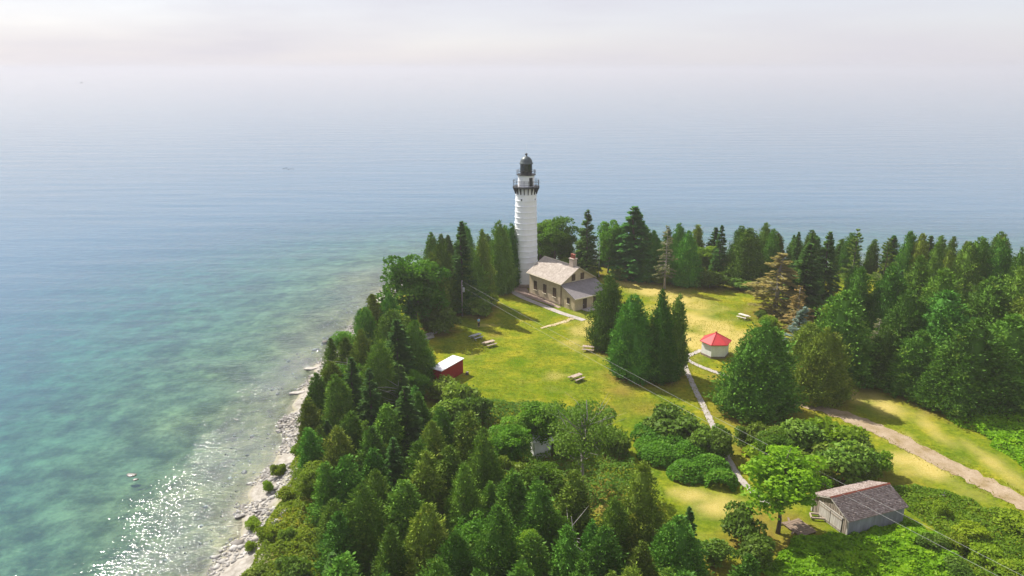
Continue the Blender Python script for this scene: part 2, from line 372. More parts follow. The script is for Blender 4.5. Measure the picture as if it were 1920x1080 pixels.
LUSH = [(.8, 106.6, 2, 3, 1), (3.2, 102.4, 2, 3, .9), (5.2, 95.8, 3, 4, .8), (0, 129.8, 2.5, 3, .7), (8, 131, 3, 2.5, .6), (-6, 108, 4, 5, .3), (57, 84, 3, 6, .5), (60, 92, 6, 4, .6), (32, 58, 8, 5, .9), (43, 62, 5, 5, .7), (62, 76, 5, 10, .9)]
xs = axis(-75, 100, 0.7, FAR); ys = axis(36, 185, 0.7, FAR)
X, Y, Q = sheet(xs, ys)
Z = height(X, Y)
g_me = np_mesh('ground', np.stack([X, Y, Z], 1), Q, smooth=True)
def addattr(me, name, v):
    a = me.attributes.new(name, 'FLOAT', 'POINT'); a.data.foreach_set('value', np.asarray(v, dtype=np.float32))
def unit(v): return np.clip(v, 0, 1)
brk = 0.30 * vnoise(X, Y, 3.1, 21) + 0.22 * vnoise(X, Y, 1.3, 22)
addattr(g_me, 'straw', unit(1.35 * field(X, Y, STRAW) + brk * 0.9 - 0.15))
addattr(g_me, 'brown', unit(field(X, Y, BROWN) + brk * 0.7 - 0.15))
addattr(g_me, 'lush', unit(field(X, Y, LUSH) + brk * 0.8 - 0.12))
sd = sdist(X, Y) + 1.3 * vnoise(X, Y, 4, 23)
addattr(g_me, 'stony', unit(1 - (sd - 3.4) / 2.4))

def ground_mat():
    m, n, l, o = new_mat('island_ground')
    p = n.new('ShaderNodeBsdfPrincipled'); p.inputs['Roughness'].default_value = 1.0; p.inputs['Specular IOR Level'].default_value = 0.0
    A = lambda k: (lambda a: (setattr(a, 'attribute_name', k), a.outputs['Fac'])[1])(n.new('ShaderNodeAttribute'))
    fine = noise(n, l, 1.5, 8, 0.78); mid = noise(n, l, 0.35, 5, 0.6); tiny = noise(n, l, 9.0, 4, 0.7)
    wide = noise(n, l, 0.09, 4, 0.6)
    mid = math_(n, l, 'ADD', math_(n, l, 'MULTIPLY', mid, 0.6), math_(n, l, 'MULTIPLY', wide, 0.4))
    grass = ramp(n, l, mid, [(0.36, (0.080, 0.132, 0.008)), (0.5, (0.142, 0.175, 0.011)), (0.64, (0.250, 0.230, 0.018))])
    grass = mixc(n, l, 1.0, grass, ramp(n, l, fine, [(0.30, (0.45, 0.52, 0.45)), (0.5, (1, 1, 1)), (0.70, (1.6, 1.45, 1.6))]), 'MULTIPLY')
    grass = mixc(n, l, A('lush'), grass, ramp(n, l, fine, [(0.3, (0.045, 0.105, 0.003)), (0.7, (0.100, 0.165, 0.005))]))
    grass = mixc(n, l, A('brown'), grass, ramp(n, l, fine, [(0.3, (0.13, 0.10, 0.02)), (0.7, (0.24, 0.185, 0.035))]))
    grass = mixc(n, l, A('straw'), grass, ramp(n, l, tiny, [(0.25, (0.26, 0.20, 0.035)), (0.5, (0.40, 0.325, 0.095)), (0.75, (0.50, 0.42, 0.19))]))
    vo = n.new('ShaderNodeTexVoronoi'); vo.inputs['Scale'].default_value = 1.7
    cc = n.new('ShaderNodeTexCoord'); l.new(cc.outputs['Object'], vo.inputs['Vector'])
    stone = ramp(n, l, vo.outputs['Distance'], [(0.0, (0.46, 0.44, 0.41)), (0.45, (0.36, 0.34, 0.30)), (0.8, (0.16, 0.145, 0.125))])
    land = mixc(n, l, A('stony'), grass, mixc(n, l, 0.6, stone, ramp(n, l, fine, [(0.3, (0.20, 0.18, 0.145)), (0.7, (0.47, 0.44, 0.40))])))
    # lake bed: pale limestone with weed patches
    sx = n.new('ShaderNodeSeparateXYZ'); l.new(cc.outputs['Object'], sx.inputs['Vector'])
    weed = noise(n, l, 0.22, 8, 0.72); fleck = noise(n, l, 0.55, 6, 0.75)
    bed = ramp(n, l, weed, [(0.38, (0.055, 0.068, 0.020)), (0.5, (0.135, 0.150, 0.058)), (0.62, (0.26, 0.265, 0.120))])
    bed = mixc(n, l, 1.0, bed, ramp(n, l, fleck, [(0.3, (0.55, 0.55, 0.5)), (0.52, (1, 1, 1)), (0.72, (1.5, 1.45, 1.35))]), 'MULTIPLY')
    bed = mixc(n, l, maprange(n, l, sx.outputs['Z'], -0.22, -0.02), bed, (0.30, 0.285, 0.18))
    col = mixc(n, l, maprange(n, l, sx.outputs['Z'], -0.06, 0.10), bed, land)
    l.new(col, p.inputs['Base Color'])
    b = n.new('ShaderNodeBump'); b.inputs['Strength'].default_value = 0.6; b.inputs['Distance'].default_value = 0.12
    l.new(noise(n, l, 3.5, 6, 0.75), b.inputs['Height']); l.new(b.outputs['Normal'], p.inputs['Normal'])
    l.new(p.outputs['BSDF'], o.inputs['Surface']); return m
ground = link('ground', g_me, None, ground_mat()); tag(ground, 'mown lawn, dry grass and stony shore of the island', 'ground', kind='structure')

# ------------------------------------------------------------------ lake
xs = axis(-160, 160, 2.5, FAR - 500, 1.3); ys = axis(30, 260, 2.5, FAR - 500, 1.3)
X, Y, Q = sheet(xs, ys)
w_me = np_mesh('lake_water', np.stack([X, Y, np.zeros_like(X)], 1), Q, smooth=True)
addattr(w_me, 'depth', np.clip(-height(X, Y), 0.0, 12))
def water_mat():
    m, n, l, o = new_mat('lake_water')
    at = n.new('ShaderNodeAttribute'); at.attribute_name = 'depth'; dep = at.outputs['Fac']
    cc = n.new('ShaderNodeTexCoord'); vec = cc.outputs['Object']
    # clear water: what the depth lets through, and what the water itself scatters back
    ch = n.new('ShaderNodeCombineColor')
    for k, key in ((0.44, 'Red'), (0.165, 'Green'), (0.145, 'Blue')):
        l.new(math_(n, l, 'POWER', math.e, math_(n, l, 'MULTIPLY', dep, -k * 1.15)), ch.inputs[key])
    tr = n.new('ShaderNodeBsdfTransparent'); l.new(ch.outputs['Color'], tr.inputs['Color'])
    body = n.new('ShaderNodeBsdfDiffuse')
    full = math_(n, l, 'SUBTRACT', 1.0, math_(n, l, 'POWER', math.e, math_(n, l, 'MULTIPLY', dep, -0.30)))
    l.new(mixc(n, l, full, (0.0, 0.0, 0.0), (0.045, 0.125, 0.205)), body.inputs['Color'])
    ad = n.new('ShaderNodeAddShader'); l.new(tr.outputs['BSDF'], ad.inputs[0]); l.new(body.outputs['BSDF'], ad.inputs[1])
    # waves: cat's-paw ripples, wavelets and a long slow swell
    r1 = noise(n, l, 1.5, 3, 0.6, vec, stretch=(0.75, 1.5, 1)); r2 = noise(n, l, 0.42, 3, 0.55, vec, stretch=(0.6, 1.4, 1)); 
    sw = noise(n, l, 0.075, 2, 0.4, vec, stretch=(0.30, 1.5, 1))
    pat = maprange(n, l, noise(n, l, 0.02, 3, 0.5, vec, stretch=(0.5, 1.2, 1)), 0.35, 0.65, 0.55, 1.15)
    shoal = maprange(n, l, dep, 0.30, 1.05, 4.3, 0.60)
    b1 = n.new('ShaderNodeBump'); b1.inputs['Strength'].default_value = 1.0; b1.inputs['Distance'].default_value = 1.0
    l.new(math_(n, l, 'ADD', math_(n, l, 'MULTIPLY', math_(n, l, 'MULTIPLY', r1, math_(n, l, 'MULTIPLY', pat, shoal)), 0.080),
          math_(n, l, 'ADD', math_(n, l, 'MULTIPLY', r2, 0.10), math_(n, l, 'MULTIPLY', sw, 0.36))), b1.inputs['Height'])
    gl = n.new('ShaderNodeBsdfGlossy'); gl.inputs['Roughness'].default_value = 0.09; gl.inputs['Color'].default_value = (1, 1, 1, 1)
    l.new(b1.outputs['Normal'], gl.inputs['Normal'])
    fr = n.new('ShaderNodeFresnel'); fr.inputs['IOR'].default_value = 1.333; l.new(b1.outputs['Normal'], fr.inputs['Normal'])
    ms = n.new('ShaderNodeMixShader'); l.new(fr.outputs['Fac'], ms.inputs['Fac']); l.new(ad.outputs['Shader'], ms.inputs[1]); l.new(gl.outputs['BSDF'], ms.inputs[2])
    l.new(ms.outputs['Shader'], o.inputs['Surface']); return m
water = link('lake_water', w_me, None, water_mat()); tag(water, 'clear shallow lake turning blue with depth and fading into haze', 'lake', kind='structure')

# ------------------------------------------------------------------ haze over the lake
def haze_box():
    mb = MB().box((0, 0, (58.0 - 11.0) / 2), (2 * FAR + 400, 2 * FAR + 400, 58.0 + 11.0))
    m, n, l, o = new_mat('lake_haze')
    v = n.new('ShaderNodeVolumePrincipled'); v.inputs['Density'].default_value = 0.00032; v.inputs['Color'].default_value = (0.575, 0.56, 0.59, 1)
    v.inputs['Anisotropy'].default_value = 0.15
    l.new(v.outputs['Volume'], o.inputs['Volume'])
    h = mb.build('haze', m); tag(h, 'pale haze hanging over the lake and far horizon', 'haze', kind='stuff')
haze_box()
# ------------------------------------------------------------------ sheets laid on the lawn: paths and the drive
def ground_z(x, y): return float(height(np.array([x]), np.array([y]))[0])
def ribbon(name, pts, widths, mat, lift, label, cat, seed, ragged=0.15, step=0.6, into=None):
    P = smooth_poly_open(pts); r = np.random.default_rng(seed)
    if not hasattr(widths, '__len__'): widths = [widths] * len(pts)
    L = np.concatenate([[0], np.cumsum(np.linalg.norm(np.diff(P, axis=0), axis=1))]); n = max(4, int(L[-1] / step))
    s = np.linspace(0, L[-1], n); C = np.stack([np.interp(s, L, P[:, k]) for k in (0, 1)], 1)
    W = np.interp(s / L[-1], np.linspace(0, 1, len(widths)), widths)
    T = np.gradient(C, axis=0); T /= np.linalg.norm(T, axis=1)[:, None]; N = np.stack([-T[:, 1], T[:, 0]], 1)
    cols = 7; V = []
    ja, jb = r.normal(0, ragged, n), r.normal(0, ragged, n)
    for i in range(n):
        for k in range(cols):
            u = k / (cols - 1) * 2 - 1; off = u * W[i] / 2 + (ja[i] if k == 0 else jb[i] if k == cols - 1 else 0)
            p = C[i] + N[i] * off; V.append((p[0], p[1]))
    V = np.array(V); Z = height(V[:, 0], V[:, 1]) + lift
    i = np.arange(n * cols).reshape(n, cols)
    F = np.stack([i[:-1, :-1], i[1:, :-1], i[1:, 1:], i[:-1, 1:]], -1).reshape(-1, 4)[:, ::-1]
    o = link(name, np_mesh(name, np.column_stack([V, Z]), F, smooth=True), None, mat); tag(o, label, cat, kind='structure'); return o
def smooth_poly_open(P, it=2):
    P = np.array(P, float)
    for _ in range(it):
        Qn = [P[0]]
        for a, b in zip(P[:-1], P[1:]): Qn += [0.75 * a + 0.25 * b, 0.25 * a + 0.75 * b]
        Qn.append(P[-1]); P = np.array(Qn)
    return P
def gravel_mat():
    m, n, l, o = new_mat('drive_gravel')
    p = n.new('ShaderNodeBsdfPrincipled'); p.inputs['Roughness'].default_value = 0.95; p.inputs['Specular IOR Level'].default_value = 0.1
    a = noise(n, l, 0.5, 5, 0.65); b = noise(n, l, 7, 4, 0.7)
    c = mixc(n, l, 1.0, ramp(n, l, a, [(0.32, (0.22, 0.165, 0.075)), (0.5, (0.32, 0.25, 0.165)), (0.7, (0.39, 0.315, 0.23))]), ramp(n, l, b, [(0.3, (0.72, 0.7, 0.68)), (0.65, (1.1, 1.1, 1.1))]), 'MULTIPLY')
    l.new(c, p.inputs['Base Color']); bb = n.new('ShaderNodeBump'); bb.inputs['Distance'].default_value = 0.04; bb.inputs['Strength'].default_value = 0.6
    l.new(noise(n, l, 12, 4, 0.7), bb.inputs['Height']); l.new(bb.outputs['Normal'], p.inputs['Normal']); l.new(p.outputs['BSDF'], o.inputs['Surface']); return m
M['gravel'] = gravel_mat()
M['worn'] = plain('worn_earth', (0.50, 0.42, 0.28), (0.34, 0.27, 0.13), 1.2, 0.95, 0.3, 10)
ribbon('drive_road', [(36.6, 93.2), (39.5, 91.6), (42.3, 89.6), (45.6, 85.4), (48.0, 79.8), (50.2, 74.8), (52.4, 70.2), (53.9, 66.0), (55.5, 60)], [1.4, 2.4, 2.9, 3.0, 2.8, 2.7, 2.7, 2.7], M['gravel'], 0.03, 'pale gravel drive curving past the barn', 'road', 5, 0.22)
ribbon('house_walk', [(-2.4, 157.5), (-1.7, 152), (-0.9, 147.1), (1.6, 141.0), (5.1, 136.3), (8.8, 130.8), (12.9, 126.4)], 1.3, M['concrete'], 0.05, 'concrete walk along the keeper house', 'path', 6, 0.02)
ribbon('house_paving', [(0.3, 153.5), (1.3, 147.4), (3.0, 142.2), (6.2, 138.0), (9.0, 133.9)], [3.4, 3.0, 2.2, 1.4, 0.8], M['paving'], 0.03, 'brick paving between the walk and the house wall', 'path', 7, 0.05)
ribbon('oil_house_walk', [(30.4, 112.0), (28.5, 110.2), (26.6, 108.3), (28.9, 104.5), (31.2, 101.8), (34.5, 96.9), (37.0, 93.4)], 0.85, M['concrete'], 0.05, 'narrow concrete walk to the oil house', 'path', 8, 0.03)
ribbon('garden_walk', [(26.5, 107.9), (26.0, 102.4), (25.7, 95.8), (25.5, 88), (25.0, 78.5), (24.9, 74.3), (25.2, 71.5), (26.5, 67.5)], 0.8, M['concrete'], 0.042, 'narrow concrete walk leading down to the barn', 'path', 9, 0.03)
ribbon('worn_track', [(11.6, 128.2), (9.0, 125.4), (6.5, 123.4), (5.0, 122.4)], [1.0, 1.1, 1.0, 0.4], M['worn'], 0.03, 'worn bare track across the lawn', 'path', 10, 0.15)

# ------------------------------------------------------------------ plants
def norm(v): return v / (np.linalg.norm(v, axis=-1, keepdims=True) + 1e-9)
def leaf_quads(C, T, N, L, W):
    """one rhombus per centre, long axis T, facing N"""
    T = norm(T); B = norm(np.cross(N, T)); L = np.asarray(L)[:, None] / 2; W = np.asarray(W)[:, None] / 2
    V = np.stack([C - T * L, C + B * W - T * L * 0.15, C + T * L, C - B * W - T * L * 0.15], 1).reshape(-1, 3)
    return V
def leaf_mesh(name, V, tint):
    n = len(V) // 4
    return np_mesh(name, V, np.arange(n * 4).reshape(n, 4), np.repeat(tint, 4))
def cone_crown(seed, H, Rd, spires, nleaf, L=0.36, W=0.17, pw=0.8, z0=0.03, belly=0.14):
    """dense scale-leaved conifer made of several pointed lobes"""
    r = np.random.default_rng(seed); allV = []; allT = []
    lobes = [(0, 0, 1.0, Rd * 0.86)]
    for k in range(spires):
        a = r.uniform(0, 2 * math.pi); q = Rd * r.uniform(0.28, 0.55); lobes.append((q * math.cos(a), q * math.sin(a), r.uniform(0.5, 0.93), Rd * r.uniform(0.42, 0.62)))
    wt = np.array([h * rr for _, _, h, rr in lobes]); wt /= wt.sum()
    for (ox, oy, h, rr), w_ in zip(lobes, wt):
        n = int(nleaf * w_); m = max(20, n // 20)
        t = r.uniform(0, 1, m * 3); keep = r.uniform(0, 1, m * 3) < ((1 - t) ** pw + 0.10); t = t[keep][:m]; m = len(t)
        th = r.uniform(0, 2 * math.pi, m)
        lump = 1 + 0.15 * np.sin(3 * th + 9 * t + r.uniform(0, 6)) + 0.13 * np.sin(5 * th - 17 * t + r.uniform(0, 6)) + 0.07 * np.sin(9 * th + 31 * t + r.uniform(0, 6)) + r.normal(0, 0.05, m)
        prof = rr * (1 - t) ** pw * np.clip((t + 0.05) / belly, 0.3, 1) ** 0.5
        q = np.sqrt(r.uniform(0.28, 1.06, m)); rad = prof * lump * q
        lean = 0.10 * h * H * t
        C = np.stack([ox * (1 - 0.5 * t) + rad * np.cos(th), oy * (1 - 0.5 * t) + rad * np.sin(th), z0 * H + t * h * H * (1 - z0)], 1)
        O = np.stack([np.cos(th), np.sin(th), np.full(m, 0.35)], 1)
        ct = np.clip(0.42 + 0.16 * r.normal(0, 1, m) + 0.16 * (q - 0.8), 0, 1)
        k = 20; i = np.repeat(np.arange(m), k); nn = len(i)
        sp = 0.12 + 0.10 * prof[i]
        c = C[i] + r.normal(0, 1, (nn, 3)) * np.minimum(sp, 0.27)[:, None] * np.array([1, 1, 0.75])
        e_ = norm(c - C[i] + 1e-6)
        Tn = O[i] * 0.5 + e_ * 0.7 + np.array([0, 0, 0.45]) + r.normal(0, 0.35, (nn, 3))
        Nn = O[i] * 1.25 + e_ * 0.8 + np.array([0, 0, 0.25]) + r.normal(0, 0.36, (nn, 3))
        s = r.uniform(0.7, 1.3, nn)
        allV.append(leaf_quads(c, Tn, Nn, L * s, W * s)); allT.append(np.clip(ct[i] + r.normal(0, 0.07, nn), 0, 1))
        # opaque inner cone added to block light through the crown, darker leaf tint
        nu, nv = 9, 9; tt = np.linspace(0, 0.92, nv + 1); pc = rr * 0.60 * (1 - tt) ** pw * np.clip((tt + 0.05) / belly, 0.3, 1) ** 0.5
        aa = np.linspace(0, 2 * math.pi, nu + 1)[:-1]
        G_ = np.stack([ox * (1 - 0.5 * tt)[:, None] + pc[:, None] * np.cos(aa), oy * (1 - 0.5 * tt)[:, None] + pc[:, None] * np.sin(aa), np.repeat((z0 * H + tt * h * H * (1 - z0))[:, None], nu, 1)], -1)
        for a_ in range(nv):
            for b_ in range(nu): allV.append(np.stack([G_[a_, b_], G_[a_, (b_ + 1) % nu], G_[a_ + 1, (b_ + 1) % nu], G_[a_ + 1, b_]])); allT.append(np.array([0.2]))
    return np.concatenate(allV), np.concatenate(allT)
def spruce_crown(seed, H, Rd, step=0.42, nb=8, dens=1.0, start=0.06, droop=0.18, L=0.34, W=0.17, limbs=None, gap=0.0, ragged=0.22):
    """whorls of flat branches round a straight stem"""
    r = np.random.default_rng(seed); Cs, Ts, Ns, Tt = [], [], [], []
    z = start * H
    while z < H * 0.985:
        t = z / H; ln0 = Rd * (1 - t) ** 0.85 * min(1, 0.72 + 2.2 * (t - start)) + 0.12; off = r.uniform(0, 6.28)
        for b in range(max(4, int(nb * (0.6 + 0.4 * (1 - t))))):
            if r.uniform() < gap: continue
            a = off + 2 * math.pi * b / nb + r.normal(0, 0.16); ln = ln0 * r.uniform(1 - ragged, 1 + ragged); rise = 0.55 * t - droop
            d = np.array([math.cos(a), math.sin(a), rise]); sd_ = np.array([-math.sin(a), math.cos(a), 0])
            if limbs is not None: limbs.append((z, d, ln))
            n = max(3, int(dens * (9 + 24 * ln))); u = np.sqrt(r.uniform(0.02, 1, n)); v = r.uniform(-1, 1, n)
            wd = 0.30 * ln * (1 - 0.75 * u) + 0.10
            c = np.array([0, 0, z]) + u[:, None] * ln * d + (v * wd)[:, None] * sd_; c[:, 2] += -0.10 * ln * u ** 2 + r.normal(0, 0.05, n) - 0.05 * np.abs(v)
            Cs.append(c); Ts.append(d * 0.9 + (v * 0.7)[:, None] * sd_ + r.normal(0, 0.18, (n, 3)) + np.array([0, 0, 0.1]))
            Ns.append(np.array([0, 0, 1.0]) + r.normal(0, 0.38, (n, 3)) + 0.35 * d)
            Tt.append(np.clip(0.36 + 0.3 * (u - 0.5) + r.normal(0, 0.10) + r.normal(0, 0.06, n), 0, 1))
        z += step * r.uniform(0.75, 1.25) * (0.65 + 0.5 * (1 - t))
    C = np.concatenate(Cs); s = r.uniform(0.75, 1.3, len(C))
    return leaf_quads(C, np.concatenate(Ts), np.concatenate(Ns), L * s, W * s), np.concatenate(Tt)
def puff_crown(seed, H, Rd, z_lo, puffs, per, pr, L=0.26, W=0.19, open_=0.0, dome=1.0):
    """broadleaf crown: leafy puffs spread through a rounded volume"""
    r = np.random.default_rng(seed); Vs, Ts = [], []; cen = []
    zc, hz = (z_lo + H) / 2, (H - z_lo) / 2
    for k in range(puffs):
        d = norm(r.normal(0, 1, 3)); d[2] = d[2] * dome if d[2] > 0 else d[2]; q = r.uniform(0.42, 0.84) if k > puffs * 0.15 else r.uniform(0, 0.4)
        if abs(d[2]) > 0.85: q *= 0.8
        c = np.array([d[0] * Rd * q, d[1] * Rd * q, zc + d[2] * hz * q]); p = pr * r.uniform(0.7, 1.25); cen.append(c)
        n = int(per * r.uniform(0.8, 1.2)); e = norm(r.normal(0, 1, (n, 3))); e[:, 2] = np.where(e[:, 2] < -0.35, -e[:, 2], e[:, 2])
        qq = r.uniform(0.45, 1, n) ** 0.5
        C = c + e * (p * qq)[:, None] * np.array([1.1, 1.1, 0.8]) + r.normal(0, 0.06, (n, 3))
        s = r.uniform(0.7, 1.35, n)
        Vs.append(leaf_quads(C, r.normal(0, 1, (n, 3)) + np.array([0, 0, -0.25]), e * 0.9 + np.array([0, 0, 0.55]) + r.normal(0, 0.5, (n, 3)), L * s, W * s))
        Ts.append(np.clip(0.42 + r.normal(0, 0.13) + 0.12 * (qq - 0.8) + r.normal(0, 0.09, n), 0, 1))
    return np.concatenate(Vs), np.concatenate(Ts), cen
def trunk_mesh(name, H, r0, top=0.9, limbs=(), seed=0, n=7):
    r = np.random.default_rng(seed); mb = MB(); k = 6
    pts = [(r.normal(0, 0.03) * i, r.normal(0, 0.03) * i, H * top * i / k - (0.25 if i == 0 else 0)) for i in range(k + 1)]
    mb.tube(pts, [r0 * (1.25 if i == 0 else 1 - 0.85 * i / k) for i in range(k + 1)], n)
    for a, b, rr in limbs:
        a, b = np.array(a, float), np.array(b, float); m = (a + b) / 2 + r.normal(0, 0.05, 3) * np.linalg.norm(b - a)
        mb.tube([a, m, b], [rr, rr * 0.65, rr * 0.2], 5, caps=False)
    return mb.mesh(name, True)
def limbs_to(cen, n, H, r0, seed):
    r = np.random.default_rng(seed); out_ = []
    for i in r.choice(len(cen), min(n, len(cen)), replace=False):
        c = cen[i]; z = min(max(0.25 * H, c[2] - 0.9 * math.hypot(c[0], c[1]) - 0.3), 0.8 * H); out_.append(((0, 0, z), c, r0 * 0.42))
    return out_

KIT = {}                                        # kind -> list of (crown mesh, trunk mesh, model height, model radius)
def kit(kind, crown, trunk, H, Rd): KIT.setdefault(kind, []).append((crown, trunk, H, Rd))
for s in range(7):
    V, t_ = cone_crown(100 + s, 9.0, 2.2, 3 + s % 4, 17000, L=0.30, W=0.14, pw=(0.55, 0.66, 0.5, 0.6, 0.72, 0.52, 0.6)[s], belly=(0.2, 0.25, 0.3, 0.22, 0.2, 0.3, 0.24)[s])
    kit('cedar', leaf_mesh('cedar_crown', V, t_), trunk_mesh('cedar_trunk', 9, 0.2, 0.85, seed=s), 9.0, 2.2)
for s in range(5):                              # wide old cedars get more, smaller sprays
    V, t_ = cone_crown(150 + s, 10.5, 3.9, 8 + s % 3, 40000, L=0.30, W=0.14, pw=(0.52, 0.62, 0.48, 0.56, 0.66)[s], belly=(0.26, 0.2, 0.3, 0.24, 0.22)[s])
    kit('cedar_wide', leaf_mesh('wide_cedar_crown', V, t_), trunk_mesh('wide_cedar_trunk', 10.5, 0.28, 0.85, seed=s), 10.5, 3.9)
for s in range(3):
    V, t_ = spruce_crown(200 + s, 11.0, 2.3, dens=(1.5, 1.3, 1.6)[s], nb=(9, 8, 10)[s]); kit('spruce', leaf_mesh('spruce_crown', V, t_), trunk_mesh('spruce_trunk', 11, 0.2, 0.97, seed=s), 11.0, 2.3)
for s in range(4):
    V, t_, cen = puff_crown(300 + s, 9.0, 3.0, 0.7, 62, 200, 0.92); kit('decid', leaf_mesh('leafy_crown', V, t_), trunk_mesh('leafy_trunk', 9, 0.22, 0.7, limbs_to(cen, 12, 9, 0.22, s), s), 9.0, 3.0)
for s in range(5):
    V, t_, cen = puff_crown(400 + s, 2.2, 1.5, 0.05, 17 + s, 190, 0.62, L=0.23, W=0.16, dome=0.8); kit('shrub', leaf_mesh('shrub_foliage', V, t_), trunk_mesh('shrub_stem', 2.2, 0.06, 0.6, limbs_to(cen, 6, 1.0, 0.08, s), s, 5), 2.2, 1.5)
for s in range(2):
    lb = []; V, t_ = spruce_crown(500 + s, 10.0, 2.4, step=0.5, nb=7, dens=(1.35, 0.75)[s], start=(0.10, 0.22)[s], droop=0.22, limbs=lb, gap=0.12, L=0.30, W=0.13, ragged=0.4)
    kit('dying', leaf_mesh('dying_crown', V, t_), trunk_mesh('dying_trunk', 10, 0.19, 0.97, [((0, 0, z), np.array([0, 0, z]) + d * ln * 0.95 - np.array([0, 0, .1 * ln]), 0.035) for z, d, ln in lb], s), 10.0, 2.4)
for s in range(2):
    lb = []; V, t_ = spruce_crown(520 + s, 12.0, 2.3, step=0.8, nb=5, dens=0.95, start=0.2, droop=-0.05, limbs=lb, gap=0.22, L=0.4, W=0.2, ragged=0.45)
    kit('pine', leaf_mesh('pine_crown', V, t_), trunk_mesh('pine_trunk', 12, 0.17, 0.97, [((0, 0, z), np.array([0, 0, z]) + d * ln * 0.9, 0.04) for z, d, ln in lb], s), 12.0, 2.3)
V, t_ = spruce_crown(540, 7.0, 1.5, step=0.42, nb=8, dens=1.2, droop=0.05, ragged=0.3); kit('bluespruce', leaf_mesh('blue_crown', V, t_), trunk_mesh('blue_trunk', 7, 0.12, 0.97), 7.0, 1.5)
# poplar: tall open crown with pale dead limbs showing
V, t_, cen = puff_crown(560, 11.5, 4.6, 3.2, 58, 105, 0.85, L=0.24, W=0.17, dome=1.0)
lm = limbs_to(cen, 34, 11.5, 0.2, 1); rr_ = np.random.default_rng(3)
for k in range(12):
    a = rr_.uniform(0, 6.28); z = rr_.uniform(3.5, 9.5); ln = rr_.uniform(2.2, 4.6); lm.append(((0, 0, z), (ln * math.cos(a), ln * math.sin(a), z + ln * rr_.uniform(0.25, 0.8)), 0.03))
kit('poplar', leaf_mesh('poplar_crown', V, t_), trunk_mesh('poplar_trunk', 11.5, 0.2, 0.95, lm, 4), 11.5, 4.6)
V, t_, cen = puff_crown(580, 9.0, 3.0, 0.9, 80, 90, 0.62, L=0.27, W=0.19); kit('sapling', leaf_mesh('sapling_crown', V, t_), trunk_mesh('sapling_trunk', 9, 0.13, 0.9, limbs_to(cen, 26, 9, 0.13, 2), 2), 9.0, 3.0)

CROWN_MAT = {'cedar': ('cedar', 'bark'), 'spruce': ('spruce', 'bark'), 'decid': ('leaf', 'bark'), 'shrub': ('shrub', 'bark'), 'dying': ('dying', 'pale_bark'),
             'pine': ('pine', 'bark'), 'bluespruce': ('bluespruce', 'bark'), 'poplar': ('poplar', 'pale_bark'), 'sapling': ('leaf_lime', 'bark')}
NAMES = {'cedar': ('cedar_tree', 'tree'), 'spruce': ('spruce_tree', 'tree'), 'decid': ('leafy_tree', 'tree'), 'shrub': ('shrub', 'shrub'), 'dying': ('dying_conifer', 'tree'),
         'pine': ('pine_tree', 'tree'), 'bluespruce': ('blue_spruce', 'tree'), 'poplar': ('poplar_tree', 'tree'), 'sapling': ('young_tree', 'tree')}
def plant(kind, x, y, H, Rd, label, group=None, mat=None, variant=None, tilt=(0, 0)):
    lst = KIT['cedar_wide' if kind == 'cedar' and Rd > 2.75 else kind]; cm, tm, h0, r0 = lst[rnd.randrange(len(lst)) if variant is None else variant % len(lst)]
    nm, cat = NAMES[kind]; z = ground_z(x, y) - 0.04
    root = empty(nm, (x, y, z), rnd.uniform(0, 6.28)); root.rotation_euler[0], root.rotation_euler[1] = tilt
    sq = rnd.uniform(0.86, 1.14); root.scale = (Rd / r0 * sq, Rd / r0 / sq, H / h0); tag(root, label, cat, group)
    cmat, tmat = CROWN_MAT[kind]
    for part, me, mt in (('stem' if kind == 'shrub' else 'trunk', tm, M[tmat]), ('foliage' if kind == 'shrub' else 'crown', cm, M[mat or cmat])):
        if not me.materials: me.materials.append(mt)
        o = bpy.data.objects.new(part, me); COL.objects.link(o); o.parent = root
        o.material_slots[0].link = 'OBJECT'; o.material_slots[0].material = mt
    return root

